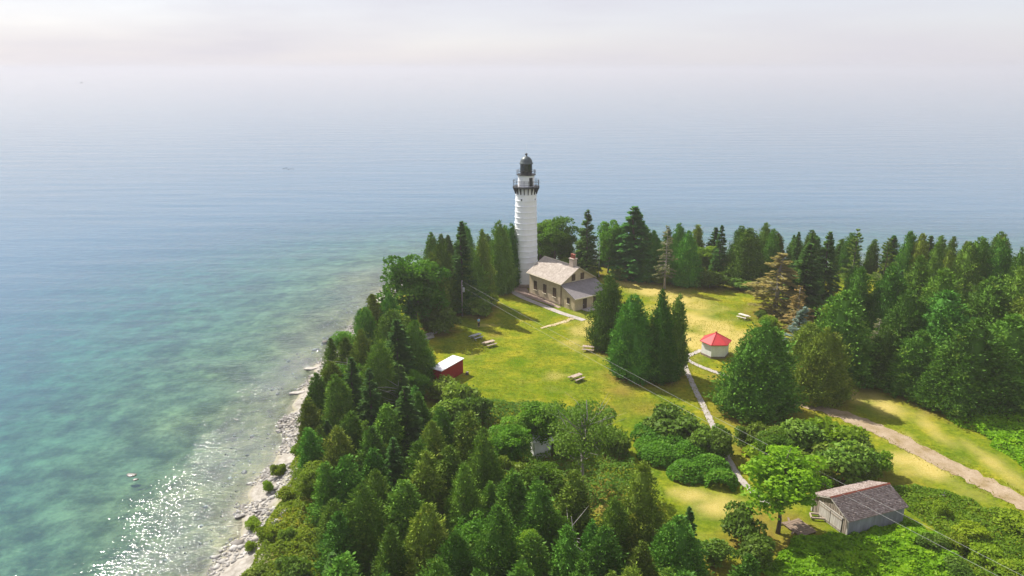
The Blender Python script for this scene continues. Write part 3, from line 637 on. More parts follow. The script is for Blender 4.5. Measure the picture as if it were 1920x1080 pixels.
TREES = [
    ('decid', -16.58, 121.68, 15.83, 5.66, 'broad round-crowned leafy tree at the water edge, broadest of the lighthouse grove'),
    ('cedar', -12.50, 129.82, 15.15, 2.69, 'cedar wedged between the broad round leafy tree and the dark spruce'),
    ('spruce', -9.09, 131.38, 17.34, 3.20, 'tall dark spruce with a ragged spire behind the utility pole'),
    ('cedar', -7.59, 132.97, 11.78, 3.95, 'dark triangular cedar standing right behind the utility pole'),
    ('cedar', -5.59, 135.60, 14.71, 2.80, 'slim olive cedar between the dark spruce and the lighthouse grove edge'),
    ('cedar', -2.36, 144.08, 14.62, 3.07, 'full dark cedar close to the white lighthouse tower'),
    ('cedar', -0.22, 149.08, 13.19, 2.41, 'cedar half hidden behind the white lighthouse tower'),
    ('shrub', -5.55, 134.60, 5.76, 3.01, 'leafy shrub at the foot of the slim olive cedar'),
    ('shrub', -5.84, 129.21, 3.76, 2.42, 'sunlit shrub beside the utility pole'),
    ('shrub', -11.88, 120.59, 4.98, 2.91, 'dark shrub in the shade under the broad round leafy tree'),
    ('cedar', -13.58, 123.91, 13.00, 3.23, ''),
    ('decid', 9.58, 161.96, 14.50, 4.85, 'round leafy tree rising behind the keeper house beside the tower'),
    ('decid', 6.31, 164.31, 12.53, 3.60, 'leafy tree directly behind the lighthouse tower'),
    ('spruce', 16.20, 156.14, 14.74, 3.77, 'dense dark conifer behind the flagpole'),
    ('decid', 21.16, 158.78, 14.03, 3.60, 'leafy tree with thin bare stems between two dark conifers'),
    ('spruce', 26.35, 154.42, 15.95, 5.65, 'tallest broad dark spruce at the far edge of the lawn'),
    ('cedar', 29.56, 153.16, 10.78, 3.38, ''),
    ('dying', 31.25, 146.73, 13.44, 3.13, 'half dead thin-needled conifer standing alone with a bare lower trunk'),
    ('cedar', 36.02, 149.48, 11.56, 3.63, 'bright green cedar beside the half dead conifer'),
    ('decid', 41.37, 158.78, 7.22, 3.85, 'pale yellow-green leafy tree between cedar and narrow spruce'),
    ('spruce', 43.88, 153.58, 11.94, 2.59, 'narrow layered spruce standing against the lake'),
    ('cedar', 49.06, 151.10, 11.77, 4.22, 'rounded cedar on the far shore beyond the lawn'),
    ('cedar', 54.98, 154.42, 10.85, 2.38, 'slender cedar beside the rounded far-shore cedar'),
    ('spruce', 57.62, 147.12, 11.84, 2.06, 'thin dark spruce spire behind the browning spruce'),
    ('dying', 48.27, 130.44, 11.50, 6.06, 'large browning spruce with rust-coloured dying needles at the lawn edge'),
    ('spruce', 53.33, 131.38, 13.15, 4.63, 'shaded spruce pressed behind the browning spruce'),
    ('dying', 48.60, 120.59, 8.28, 2.81, 'short rust-tinged spruce at the foot of the browning spruce'),
    ('spruce', 57.67, 139.72, 13.01, 3.09, ''),
    ('spruce', 60.00, 137.98, 14.00, 3.06, ''),
    ('pine', 66.03, 139.72, 14.04, 3.19, 'open yellow-green pine with a gappy crown above the grove'),
    ('pine', 72.09, 139.72, 12.28, 3.10, 'second open pine with a gappy crown above the grove'),
    ('bluespruce', 43.14, 108.33, 8.45, 2.38, 'silvery blue spruce leaning out from the shade'),
    ('cedar', 15.07, 112.95, 12.24, 3.40, 'dense cedar at the house corner, first of the lawn cedars'),
    ('cedar', 17.73, 101.21, 12.57, 3.76, 'widest cedar of the lawn clump, between two narrower ones'),
    ('cedar', 21.33, 100.04, 13.62, 2.66, 'tall cedar with a bare dark trunk foot in the lawn clump'),
    ('cedar', 23.82, 101.61, 12.45, 1.85, 'slim cedar at the edge of the lawn clump nearest the walkway'),
    ('cedar', 32.03, 89.53, 12.73, 5.16, 'massive dense cedar beside the red-roofed oil house'),
    ('cedar', 41.87, 93.15, 10.45, 3.72, 'pointed cedar casting its shadow on the gravel drive'),
    ('cedar', 42.27, 100.04, 8.74, 3.44, 'cedar tucked behind the pointed cedar at the drive'),
    ('cedar', 47.09, 101.41, 13.06, 5.19, 'large cedar rising behind the pair at the drive'),
    ('cedar', 73.20, 134.60, 14.52, 2.99, ''),
    ('cedar', 74.69, 132.97, 14.47, 2.56, ''),
    ('cedar', 75.81, 129.82, 13.51, 2.50, ''),
    ('cedar', 79.84, 126.80, 14.20, 3.77, ''),
    ('cedar', 82.42, 126.80, 15.15, 3.29, ''),
    ('cedar', 84.40, 125.34, 15.19, 3.07, ''),
    ('cedar', 85.31, 121.13, 14.77, 2.44, ''),
    ('cedar', 87.70, 121.13, 14.86, 2.71, ''),
    ('cedar', 56.42, 115.90, 12.76, 3.47, ''),
    ('cedar', 60.09, 113.44, 13.41, 3.57, ''),
    ('cedar', 65.23, 115.90, 14.52, 3.90, ''),
    ('cedar', 66.40, 109.91, 13.92, 4.55, ''),
    ('cedar', 58.62, 104.46, 12.15, 3.95, ''),
    ('cedar', 61.40, 101.41, 13.06, 5.38, ''),
    ('cedar', 69.87, 104.46, 14.17, 4.73, ''),
    ('cedar', 75.22, 106.58, 15.21, 4.41, ''),
    ('cedar', 72.81, 98.52, 13.92, 4.86, ''),
    ('cedar', 53.05, 99.46, 8.54, 3.04, ''),
    ('cedar', 56.14, 95.77, 9.07, 4.04, ''),
    ('cedar', 59.80, 91.15, 12.18, 5.25, ''),
    ('cedar', 57.85, 92.14, 8.88, 3.90, ''),
    ('cedar', 66.18, 92.81, 12.34, 5.69, ''),
    ('cedar', 72.42, 94.01, 14.17, 5.38, ''),
    ('cedar', 70.07, 92.14, 8.88, 4.26, ''),
    ('dying', 54.61, 104.46, 7.96, 2.39, 'small brown half dead tree among the green cedars of the grove'),
    ('cedar', -22.22, 113.44, 8.85, 2.22, ''),
    ('cedar', -19.45, 113.44, 9.21, 2.57, ''),
    ('cedar', -17.51, 104.46, 9.29, 3.77, ''),
    ('cedar', -22.28, 107.67, 8.66, 2.45, ''),
    ('spruce', -15.76, 95.77, 10.75, 3.30, ''),
    ('cedar', -23.25, 98.52, 7.13, 2.34, ''),
    ('cedar', -20.35, 94.88, 9.38, 2.69, ''),
    ('cedar', -13.84, 99.46, 9.33, 3.04, ''),
    ('cedar', -17.15, 89.85, 9.73, 2.77, ''),
    ('spruce', -20.18, 86.75, 8.91, 2.15, ''),
    ('cedar', -23.58, 89.06, 7.70, 2.07, ''),
    ('cedar', -24.54, 86.75, 7.34, 1.96, ''),
    ('cedar', -21.02, 83.13, 8.15, 2.14, ''),
    ('spruce', -17.08, 83.13, 8.84, 2.14, ''),
    ('cedar', -23.77, 79.77, 6.90, 1.69, ''),
    ('spruce', -11.94, 76.63, 9.49, 2.71, ''),
    ('cedar', -13.92, 74.85, 7.87, 2.37, ''),
    ('cedar', -8.49, 70.95, 7.89, 2.38, ''),
    ('cedar', -4.79, 72.58, 8.20, 2.25, ''),
    ('cedar', -2.86, 67.39, 8.91, 2.48, ''),
    ('cedar', -6.24, 66.42, 7.54, 2.25, ''),
    ('cedar', -15.10, 72.03, 6.73, 2.30, ''),
    ('cedar', -18.35, 70.95, 7.27, 2.15, ''),
    ('cedar', -21.63, 72.58, 6.45, 1.73, ''),
    ('cedar', -8.27, 64.11, 8.21, 2.33, ''),
    ('cedar', -4.50, 61.94, 8.14, 2.42, ''),
    ('cedar', -18.01, 64.11, 6.90, 1.82, ''),
    ('cedar', -15.97, 63.67, 7.72, 2.17, ''),
    ('cedar', -12.69, 61.94, 7.47, 2.42, ''),
    ('cedar', -10.01, 60.28, 7.34, 2.27, ''),
    ('cedar', -13.08, 57.93, 8.47, 2.85, ''),
    ('cedar', -7.35, 54.33, 8.64, 3.16, ''),
    ('cedar', -1.60, 53.99, 8.61, 2.92, ''),
    ('cedar', -16.33, 59.48, 5.91, 1.71, ''),
    ('cedar', -15.17, 56.45, 6.50, 2.10, ''),
    ('cedar', -9.91, 52.99, 7.51, 2.44, ''),
    ('cedar', -4.42, 51.71, 7.64, 2.60, ''),
    ('cedar', 2.47, 59.48, 7.54, 2.19, ''),
    ('cedar', 5.82, 61.10, 7.95, 2.24, ''),
    ('cedar', 0.00, 61.94, 7.47, 2.02, ''),
    ('cedar', 11.38, 59.48, 9.64, 2.91, 'olive brown-tipped cedar standing in front of the creeper mounds'),
    ('cedar', 13.74, 53.66, 7.92, 3.13, 'broad cedar beside the strip of dry yellow grass'),
    ('spruce', 15.73, 56.81, 6.80, 1.32, 'small dark spire growing at the edge of the dry yellow grass'),
    ('cedar', 7.66, 52.99, 7.51, 1.99, ''),
    ('cedar', 9.20, 57.93, 7.15, 1.67, ''),
    ('cedar', 1.77, 51.71, 7.64, 1.95, ''),
    ('cedar', 4.46, 52.34, 7.95, 1.97, ''),
    ('cedar', -13.17, 49.28, 7.43, 2.30, ''),
    ('cedar', -5.79, 47.58, 8.20, 2.43, ''),
    ('cedar', 9.01, 47.03, 8.15, 2.01, ''),
    ('cedar', 0.82, 47.03, 8.15, 2.21, ''),
    ('cedar', 4.91, 47.03, 8.15, 2.01, ''),
    ('cedar', -9.34, 46.49, 7.87, 2.19, ''),
    ('cedar', 12.99, 46.49, 7.87, 2.19, ''),
    ('cedar', 18.45, 49.87, 7.00, 2.11, ''),
    ('cedar', -2.46, 47.03, 7.92, 2.01, ''),
    ('poplar', 7.36, 69.90, 11.70, 5.13, 'thin-crowned tall poplar with pale dead limbs rising from the thicket'),
    ('sapling', 25.78, 62.79, 10.04, 4.44, 'fresh lime-green young tree beside the weathered barn'),
    ('decid', 29.41, 74.85, 5.29, 2.38, ''),
    ('decid', 3.13, 78.48, 7.81, 2.78, ''),
    ('decid', 0.00, 74.85, 6.59, 2.67, ''),
    ('decid', 3.25, 66.42, 6.65, 2.41, ''),
    ('decid', 3.92, 58.70, 6.13, 1.69, ''),
    ('decid', 1.42, 56.45, 5.71, 1.41, ''),
    ('decid', 6.37, 53.66, 4.76, 1.58, ''),
    ('shrub', -9.51, 94.01, 3.16, 2.55, ''),
    ('shrub', -6.68, 89.85, 4.71, 2.79, ''),
    ('shrub', -4.43, 86.75, 4.08, 2.03, ''),
    ('shrub', -7.72, 85.27, 4.02, 2.67, ''),
    ('shrub', -5.91, 83.13, 3.24, 1.96, ''),
    ('shrub', 19.70, 82.44, 4.28, 3.56, ''),
    ('shrub', 22.82, 78.48, 4.13, 2.48, ''),
    ('shrub', 24.10, 76.99, 4.20, 1.83, ''),
    ('shrub', 33.76, 78.48, 4.47, 3.10, ''),
    ('shrub', 37.51, 78.48, 4.94, 3.41, ''),
    ('shrub', 39.54, 76.03, 5.35, 3.32, ''),
    ('shrub', 40.57, 73.70, 4.59, 2.64, ''),
    ('shrub', 36.30, 72.03, 5.15, 3.17, ''),
    ('shrub', 33.32, 72.58, 4.54, 2.90, ''),
    ('shrub', 29.38, 78.48, 4.47, 2.48, ''),
    ('shrub', 27.89, 79.77, 3.49, 1.89, ''),
    ('shrub', 38.63, 72.03, 3.56, 2.31, ''),
    ('shrub', 28.81, 74.85, 3.66, 2.68, ''),
    ('shrub', -1.22, 76.03, 3.37, 2.42, ''),
    ('shrub', 2.61, 82.44, 3.57, 2.27, ''),
    ('shrub', 10.29, 81.08, 4.23, 2.24, ''),
    ('shrub', 11.88, 78.48, 3.45, 1.86, ''),
    ('shrub', 0.00, 70.42, 4.45, 1.98, ''),
    ('shrub', 6.25, 78.48, 3.45, 2.18, ''),
    ('shrub', 40.53, 147.12, 3.97, 3.82, ''),
    ('shrub', 37.70, 149.08, 2.87, 2.76, ''),
    ('shrub', 46.88, 146.35, 2.49, 3.26, ''),
    ('shrub', 31.43, 151.10, 2.33, 2.24, ''),
    ('shrub', 23.48, 154.42, 3.78, 2.85, ''),
    ('shrub', 16.04, 154.42, 2.61, 2.29, ''),
    ('shrub', 11.66, 157.45, 4.20, 2.32, ''),
    ('shrub', 43.40, 66.23, 2.27, 1.35, ''),
    ('shrub', 44.26, 62.36, 2.18, 2.05, ''),
    ('shrub', 41.53, 60.28, 2.59, 1.74, ''),
    ('shrub', 49.22, 63.67, 2.68, 2.86, ''),
    ('shrub', 43.32, 58.70, 2.55, 2.19, ''),
    ('shrub', 39.28, 60.28, 2.59, 1.99, ''),
    ('shrub', 44.32, 56.81, 2.22, 2.13, ''),
    ('shrub', 39.35, 56.45, 2.48, 2.12, ''),
    ('shrub', -23.54, 61.94, 3.21, 1.78, ''),
    ('shrub', -26.58, 66.42, 1.85, 1.62, ''),
    ('shrub', -23.64, 69.39, 3.16, 1.68, ''),
    ('shrub', -26.76, 76.03, 2.70, 1.51, ''),
    ('shrub', -25.36, 79.77, 2.80, 1.58, ''),
    ('shrub', -22.76, 56.45, 2.75, 2.12, ''),
    ('shrub', -21.25, 61.10, 3.47, 1.51, ''),
    ('shrub', -23.93, 55.73, 2.73, 1.40, ''),
    ('shrub', -19.04, 55.02, 3.25, 1.84, ''),
    ('shrub', -26.89, 72.58, 2.61, 1.16, ''),
    ('shrub', -24.93, 61.52, 2.05, 1.01, ''),
    ('shrub', -27.33, 115.90, 3.26, 1.76, ''),
    ('shrub', -26.90, 104.46, 3.43, 1.60, ''),
    ('shrub', -26.38, 129.82, 4.59, 2.43, ''),
    ('shrub', -24.74, 134.60, 4.21, 2.01, ''),
    ('shrub', 44.57, 123.34, 2.16, 2.05, ''),
    ('shrub', 44.84, 127.99, 1.62, 1.44, ''),
    ('shrub', 22.00, 61.94, 3.79, 2.29, ''),
    ('shrub', 18.40, 57.93, 2.80, 1.69, ''),
    ('shrub', 22.28, 57.93, 3.35, 1.92, ''),
]
MARKS = [('the red shed', -9.5, 100), ('the round tree', -17, 124), ('the utility pole', -9, 129), ('the lighthouse', 3, 150), ('the browning spruce', 42, 128), ('the oil house', 32, 110), ('the privy', 3.2, 78),
         ('the barn', 34, 64), ('the drive', 50, 82), ('the snags', -22, 92), ('the blue spruce', 43, 112), ('the nettle bed', 62, 80), ('the poplar', 6, 73), ('the stony shore', -27, 70), ('the creeper mounds', 19, 77)]
def near_mark(x, y): return min(MARKS, key=lambda m: (m[1] - x) ** 2 + (m[2] - y) ** 2)[0]
def sized(kind, H, Rd):
    if kind == 'shrub': return 'low' if H < 1.6 else 'tall' if H > 3.4 else 'mid-sized'
    return ('short' if H < 7.5 else 'tall' if H > 11 else 'mid-height') + (' broad' if Rd / H > 0.30 else ' slim' if Rd / H < 0.2 else '')
AUTO = []                                       # labels to tell apart once everything is planted
def auto_label(kind, mat, x, y, H, Rd, place):
    tone = {'cedar': 'green', 'cedar_olive': 'olive', 'spruce': 'dark', 'leaf': 'green', 'leaf_pale': 'pale', 'shrub': 'dull', 'shrub_yellow': 'yellow-green'}.get(mat, 'green')
    what = {'cedar': 'cedar', 'spruce': 'spruce', 'decid': 'hardwood', 'shrub': 'shrub'}[kind]
    lab = '%s %s %s %s, %s' % (sized(kind, H, Rd), tone, what, place, near_mark(x, y))
    AUTO.append((lab, x, y)); return lab, '%s %s' % ({'cedar': 'cedars', 'spruce': 'spruces', 'decid': 'leafy trees', 'shrub': 'shrubs'}[kind], place)
planted = []
def place_of(x, y):
    if x > 44 and y > 84: return 'beyond the drive'
    if x > 38 and y < 84: return 'in the rough grass'
    if x < -24: return 'on the shore'
    if y > 135: return 'on the far lawn edge'
    if y < 72 and x < 27: return 'in the thicket'
    if x < -8: return 'in the shoreline grove'
    return 'by the lawn'
for i, (kind, x, y, H, Rd, lab) in enumerate(TREES):
    mat = None; tilt = (rnd.gauss(0, 0.02), rnd.gauss(0, 0.02))
    if kind == 'cedar': mat = 'cedar_olive' if (rnd.random() < 0.2 or 'olive' in lab) else 'cedar'
    if kind == 'decid': mat = 'leaf_pale' if (rnd.random() < 0.3 or 'pale' in lab) and 'round' not in lab else 'leaf'
    if kind == 'shrub': mat = 'shrub_yellow' if (x < -24 or (x > 40 and y < 75) or rnd.random() < 0.2) else 'shrub'
    if kind == 'dying' and 'half dead' in lab: mat = 'half_dead'
    if kind == 'cedar': Rd *= 1.26 if x > 44 and y > 84 else 1.16
    if kind == 'shrub': H *= 0.86
    if kind == 'decid': H *= 0.94
    if kind == 'shrub' and x > 38 and y < 80: Rd *= 0.7; H *= 0.7
    if kind == 'shrub' and x < -20: Rd *= 0.62; H *= 0.6
    if kind == 'bluespruce': tilt = (0.0, 0.0)
    grp = None
    if not lab: lab, grp = auto_label(kind, mat or 'x', x, y, H, Rd, place_of(x, y))
    root = plant(kind, x, y, H, Rd, lab, grp, mat, {'half_dead': 1, None: 0}.get(mat, None) if kind == 'dying' else None, tilt)
    if kind == 'bluespruce': root.rotation_euler = (0, R(10), 0)
    planted.append((x, y, Rd))
# fill the groves: more cedars and spruces between the ones placed above
def fill(poly, gap, hs, n, seed, place, spruce=0.12, rmin=0.24, rmax=0.34, leafy=0.0):
    r = np.random.default_rng(seed); P = np.array(poly); lo, hi = P.min(0), P.max(0); k = 0
    for _ in range(n * 30):
        if k >= n: break
        x, y = r.uniform(lo[0], hi[0]), r.uniform(lo[1], hi[1])
        if sdist(np.array([x]), np.array([y]), poly)[0] < 0.4: continue
        if any((x - a) ** 2 + (y - b) ** 2 < (gap + 0.25 * c) ** 2 for a, b, c in planted): continue
        H = r.uniform(*hs); Rd = H * r.uniform(rmin, rmax); u_ = r.uniform(); kind = 'spruce' if u_ < spruce else 'decid' if u_ > 1 - leafy else 'cedar'
        mat = 'spruce' if kind == 'spruce' else (('leaf_pale' if r.uniform() < 0.4 else 'leaf') if kind == 'decid' else ('cedar_olive' if r.uniform() < 0.22 else 'cedar'))
        if kind == 'decid': H *= 0.8; Rd *= 1.1
        lab, grp = auto_label(kind, mat, x, y, H, Rd, place)
        plant(kind, x, y, H, Rd, lab, grp, mat, None, (r.normal(0, 0.025), r.normal(0, 0.025))); planted.append((x, y, Rd)); k += 1
FL = [(-24.8, 81.1), (-27.4, 98.5), (-26.8, 113.4), (-24.9, 126.8), (-16.7, 122.5), (-13.2, 104.4), (-11.7, 88.3), (-3.5, 73.6), (2.2, 67.4), (8.3, 63.8), (14.8, 55.0), (11.9, 47.0), (-14.5, 47.0), (-19.5, 62.8)]
FR = [(64, 138), (81, 145), (104, 143), (119, 137), (84, 88), (74, 92), (62, 95), (60.4, 101), (59, 111)]
fill(FL, 2.2, (4.0, 7.6), 42, 31, 'in the shoreline grove', 0.2, leafy=0.2)
fill(FR, 2.6, (7.5, 11), 60, 32, 'beyond the drive', 0.12, leafy=0.08)
fill([(-19, 160), (-12, 168), (6, 171), (30, 170), (62, 167), (90, 162), (112, 155), (112, 148), (80, 156), (55, 160), (24, 165), (0, 166), (-14, 156)], 2.4, (7, 10.5), 42, 33, 'on the far shore', 0.15)

# each of several alike plants is named by how many of its kind stand between it and the landmark
ORD = ['first', 'second', 'third', 'fourth', 'fifth', 'sixth', 'seventh', 'eighth', 'ninth', 'tenth', 'eleventh', 'twelfth', 'thirteenth', 'fourteenth', 'fifteenth', 'sixteenth', 'seventeenth', 'eighteenth']
alike = {}
for o in scene.objects:
    if o.get('group') and o.get('label') in {a for a, _, _ in AUTO}: alike.setdefault(o['label'], []).append(o)
for lab, objs in alike.items():
    head, mark = lab.rsplit(', ', 1); mx_, my_ = next((m[1], m[2]) for m in MARKS if m[0] == mark)
    objs.sort(key=lambda o: (o.location.x - mx_) ** 2 + (o.location.y - my_) ** 2)
    for k, o in enumerate(objs): o['label'] = '%s, %s' % (head, 'beside ' + mark if len(objs) == 1 and math.dist(o.location[:2], (mx_, my_)) < 8 else 'the one toward ' + mark if len(objs) == 1 else '%s of its kind from %s' % (ORD[min(k, 17)], mark))
# trodden needles and bare soil under the trees
gx = np.empty(len(g_me.vertices) * 3, dtype=np.float32); g_me.vertices.foreach_get('co', gx); gx = gx.reshape(-1, 3)
br = np.empty(len(gx), dtype=np.float32); g_me.attributes['brown'].data.foreach_get('value', br)
sel = np.where((gx[:, 0] > -30) & (gx[:, 0] < 120) & (gx[:, 1] > 40) & (gx[:, 1] < 176))[0]; sx_, sy_ = gx[sel, 0], gx[sel, 1]; under = np.zeros(len(sel))
for px_, py_, pr_ in planted: under = np.maximum(under, np.clip(1.25 - ((sx_ - px_) ** 2 + (sy_ - py_) ** 2) / (pr_ * 1.1) ** 2, 0, 1))
br[sel] = np.maximum(br[sel], np.clip(under * (0.75 + 0.5 * vnoise(sx_, sy_, 0.9, 88)), 0, 1)); g_me.attributes['brown'].data.foreach_set('value', br)

# ------------------------------------------------------------------ low ground cover, grass and stones (nobody could count these)
def cover(name, poly, n, hmax, L, mat, seed, label, cat, lump=2.2, domes=None):
    r = np.random.default_rng(seed); P = np.array(poly); lo, hi = P.min(0), P.max(0); X, Y = r.uniform(lo[0], hi[0], n * 3), r.uniform(lo[1], hi[1], n * 3)
    s = sdist(X, Y, poly) + 0.7 * vnoise(X, Y, 1.6, seed); k = s > 0; X, Y, s = X[k][:n], Y[k][:n], s[k][:n]; n = len(X)
    hm = hmax * np.clip(s / 1.1, 0.08, 1) ** 0.6 * (0.62 + 0.38 * vnoise(X, Y, lump, seed + 1)) + 0.12 * vnoise(X, Y, 0.8, seed + 2)
    hm = hm + 0.30 * hmax * vnoise(X, Y, 0.75, seed + 7)
    if domes: hm = np.max([dh * np.sqrt(np.clip(1 - ((X - dx) ** 2 + (Y - dy) ** 2) / dr ** 2, 0, 1)) for dx, dy, dr, dh in domes], 0) + 0.18 * vnoise(X, Y, 0.9, seed + 7) + 0.12
    if domes:
        k = np.min([((X - dx) ** 2 + (Y - dy) ** 2) / dr ** 2 for dx, dy, dr, dh in domes], 0) < 1 + 0.15 * vnoise(X, Y, 0.7, seed); X, Y, s, hm = X[k], Y[k], s[k], hm[k]; n = len(X)
    q = r.uniform(0.25, 1, n) ** 0.4; Z = height(X, Y) + np.clip(hm * q, 0.03, None)
    C = np.stack([X, Y, Z], 1); sz = r.uniform(0.65, 1.35, n)
    V = leaf_quads(C, r.normal(0, 1, (n, 3)) * np.array([1, 1, 0.35]), np.array([0, 0, 1.0]) + r.normal(0, 0.55, (n, 3)), L * sz, L * 0.72 * sz)
    tint = np.clip(0.45 + 0.28 * vnoise(X, Y, 1.1, seed + 5) + r.normal(0, 0.12, n), 0, 1)
    o = link(name, leaf_mesh(name, V, tint), None, M[mat]); tag(o, label, cat, kind='stuff')
cover('nettle_bed', [(56.0, 88.5), (61.2, 91.5), (72, 92), (76, 70), (62, 62), (56.6, 66.4), (57.3, 72.6), (57.6, 81.1)], 26000, 0.9, 0.36, 'nettle', 61, 'bright green nettle bed along the drive below the grove', 'ground cover')
cover('leafy_undergrowth', [(27.0, 61.6), (31.7, 62.6), (39.0, 65.2), (42, 61), (40, 50), (22.3, 50), (22.5, 57.7)], 30000, 0.95, 0.36, 'nettle', 62, 'bright green leafy undergrowth in front of the weathered barn', 'ground cover')
cover('creeper_mound', [(14.0, 82.1), (18.0, 87.0), (22.2, 82.5), (24.6, 74.6), (24.4, 70.0), (19.0, 70.6), (14.2, 75.8)], 24000, 1.9, 0.27, 'leaf', 63, 'rounded mounds of dense green creeper beside the narrow walk', 'ground cover', 3.0, [(16.6, 82.6, 2.4, 1.5), (19.0, 84.4, 2.0, 1.6), (18.6, 80.2, 2.6, 1.8), (17.2, 77.4, 2.6, 1.7), (20.4, 77.2, 2.4, 1.9), (22.0, 74.2, 2.4, 1.8), (19.4, 73.6, 2.2, 1.4), (22.6, 71.8, 1.9, 1.5), (16.2, 79.6, 1.8, 1.3)])
cover('rough_weeds', [(39.5, 71), (44, 72), (49.6, 67), (51, 62), (50, 50), (40, 50), (41, 61)], 15000, 0.5, 0.26, 'shrub_yellow', 64, 'rough knee-high weeds between the barn and the drive', 'weeds')
cover('thicket_undergrowth', [(-10, 91), (-4, 93), (3, 92), (10, 89), (14, 83), (14, 71), (6, 65), (-4, 72), (-9, 80)], 24000, 1.1, 0.26, 'poplar', 65, 'tangled low growth round the white privy and the poplar', 'undergrowth')
cover('shore_scrub', [(-24.0, 54), (-23.6, 60), (-25.0, 66), (-24.6, 72), (-26.0, 80), (-27.2, 90), (-21.5, 88), (-18, 74), (-15, 50), (-23.4, 46)], 26000, 1.5, 0.24, 'shrub_yellow', 66, 'yellow-green scrub creeping over the stones at the shore', 'scrub', 1.5)
cover('grove_floor', FL, 14000, 0.5, 0.3, 'cedar', 67, 'dark low growth on the floor of the shoreline grove', 'undergrowth')
cover('far_bank_scrub', [(20, 164), (40, 159), (62, 152), (80, 146), (78, 156), (50, 166), (20, 169), (-8, 168), (-12, 163), (6, 165)], 12000, 1.6, 0.36, 'leaf', 68, 'leafy scrub under the trees on the far edge of the lawn', 'scrub')
def blades(name, n, seed, polys, h, label, mat='grass', thr=0.02, wd=0.09):
    r = np.random.default_rng(seed); Xs, Ys = [], []
    for poly in polys:
        P = np.array(poly); lo, hi = P.min(0), P.max(0); X, Y = r.uniform(lo[0], hi[0], n), r.uniform(lo[1], hi[1], n); k = sdist(X, Y, poly) > 0; Xs.append(X[k]); Ys.append(Y[k])
    X, Y = np.concatenate(Xs), np.concatenate(Ys); keep = vnoise(X, Y, 2.6, seed) + 0.5 * vnoise(X, Y, 0.9, seed + 1) > thr; X, Y = X[keep], Y[keep]; n = len(X)
    hh = h * r.uniform(0.5, 1.3, n); C = np.stack([X, Y, height(X, Y) + hh * 0.42], 1)
    T = np.stack([r.normal(0, 0.45, n), r.normal(0, 0.45, n), np.ones(n)], 1)
    V = leaf_quads(C, T, r.normal(0, 1, (n, 3)), hh, np.full(n, wd)); tint = np.clip(0.5 + 0.35 * vnoise(X, Y, 3, seed + 3) + r.normal(0, 0.14, n), 0, 1)
    o = link(name, leaf_mesh(name, V, tint), None, M[mat]); tag(o, label, 'grass', kind='stuff')

blades('lawn_tufts', 70000, 75, [[(-10, 92), (-12, 118), (0, 128), (4, 138), (14, 124), (24, 158), (60, 152), (44, 112), (40, 96), (26, 88), (6, 90)]], 0.13, 'short grass tufts all over the lawn', 'turf', -0.35, 0.10)
def edge_tufts(name, lines_, n, label):
    r = np.random.default_rng(77); Xs, Ys = [], []
    for pts, w in lines_:
        P = smooth_poly_open(pts); L = np.concatenate([[0], np.cumsum(np.linalg.norm(np.diff(P, axis=0), axis=1))]); k = int(n * L[-1]); u = r.uniform(0, L[-1], k)
        C = np.stack([np.interp(u, L, P[:, j]) for j in (0, 1)], 1); e = 0.4; T = np.stack([np.interp(np.minimum(u + e, L[-1]), L, P[:, j]) - np.interp(np.maximum(u - e, 0), L, P[:, j]) for j in (0, 1)], 1); T /= np.linalg.norm(T, axis=1)[:, None] + 1e-9
        off = np.where(r.uniform(0, 1, k) < 0.5, -1, 1) * (w / 2 + r.normal(0.05, 0.16 + 0.06 * w, k)); Xs.append(C[:, 0] - T[:, 1] * off); Ys.append(C[:, 1] + T[:, 0] * off)
    X, Y = np.concatenate(Xs), np.concatenate(Ys); n = len(X); hh = r.uniform(0.08, 0.24, n); Cc = np.stack([X, Y, height(X, Y) + 0.4 * hh], 1)
    V = leaf_quads(Cc, np.stack([r.normal(0, .6, n), r.normal(0, .6, n), np.ones(n)], 1), r.normal(0, 1, (n, 3)), hh, np.full(n, 0.10)); o = link(name, leaf_mesh(name, V, np.clip(r.normal(0.5, 0.2, n), 0, 1)), None, M['turf']); tag(o, label, 'grass', kind='stuff')
edge_tufts('path_edge_grass', [([(39.5, 91.6), (42.3, 89.6), (45.6, 85.4), (48.0, 79.8), (50.2, 74.8), (52.4, 70.2), (53.9, 66.0)], 3.2), ([(26.5, 107.9), (26.0, 102.4), (25.7, 95.8), (25.5, 88), (25.0, 78.5), (25.2, 71.5)], 0.85),
    ([(30.4, 112.0), (26.6, 108.3), (28.9, 104.5), (31.2, 101.8), (34.5, 96.9)], 0.9), ([(11.6, 128.2), (9.0, 125.4), (5.0, 122.4)], 0.9)], 26, 'grass creeping over the edges of the paths and the drive')
ICO_V = []; ph = (1 + 5 ** 0.5) / 2
for a, b in ((1, ph), (-1, ph), (1, -ph), (-1, -ph)): ICO_V += [(0, a, b), (a, b, 0), (b, 0, a)]
ICO_V = norm(np.array(ICO_V, float))
ICO_F = []
for i in range(12):
    for j in range(i + 1, 12):
        for k in range(j + 1, 12):
            if max(np.linalg.norm(ICO_V[i] - ICO_V[j]), np.linalg.norm(ICO_V[j] - ICO_V[k]), np.linalg.norm(ICO_V[i] - ICO_V[k])) < 1.1:
                c = np.cross(ICO_V[j] - ICO_V[i], ICO_V[k] - ICO_V[i]); ICO_F.append((i, j, k) if np.dot(c, ICO_V[i]) > 0 else (i, k, j))
ICO_F = np.array(ICO_F)
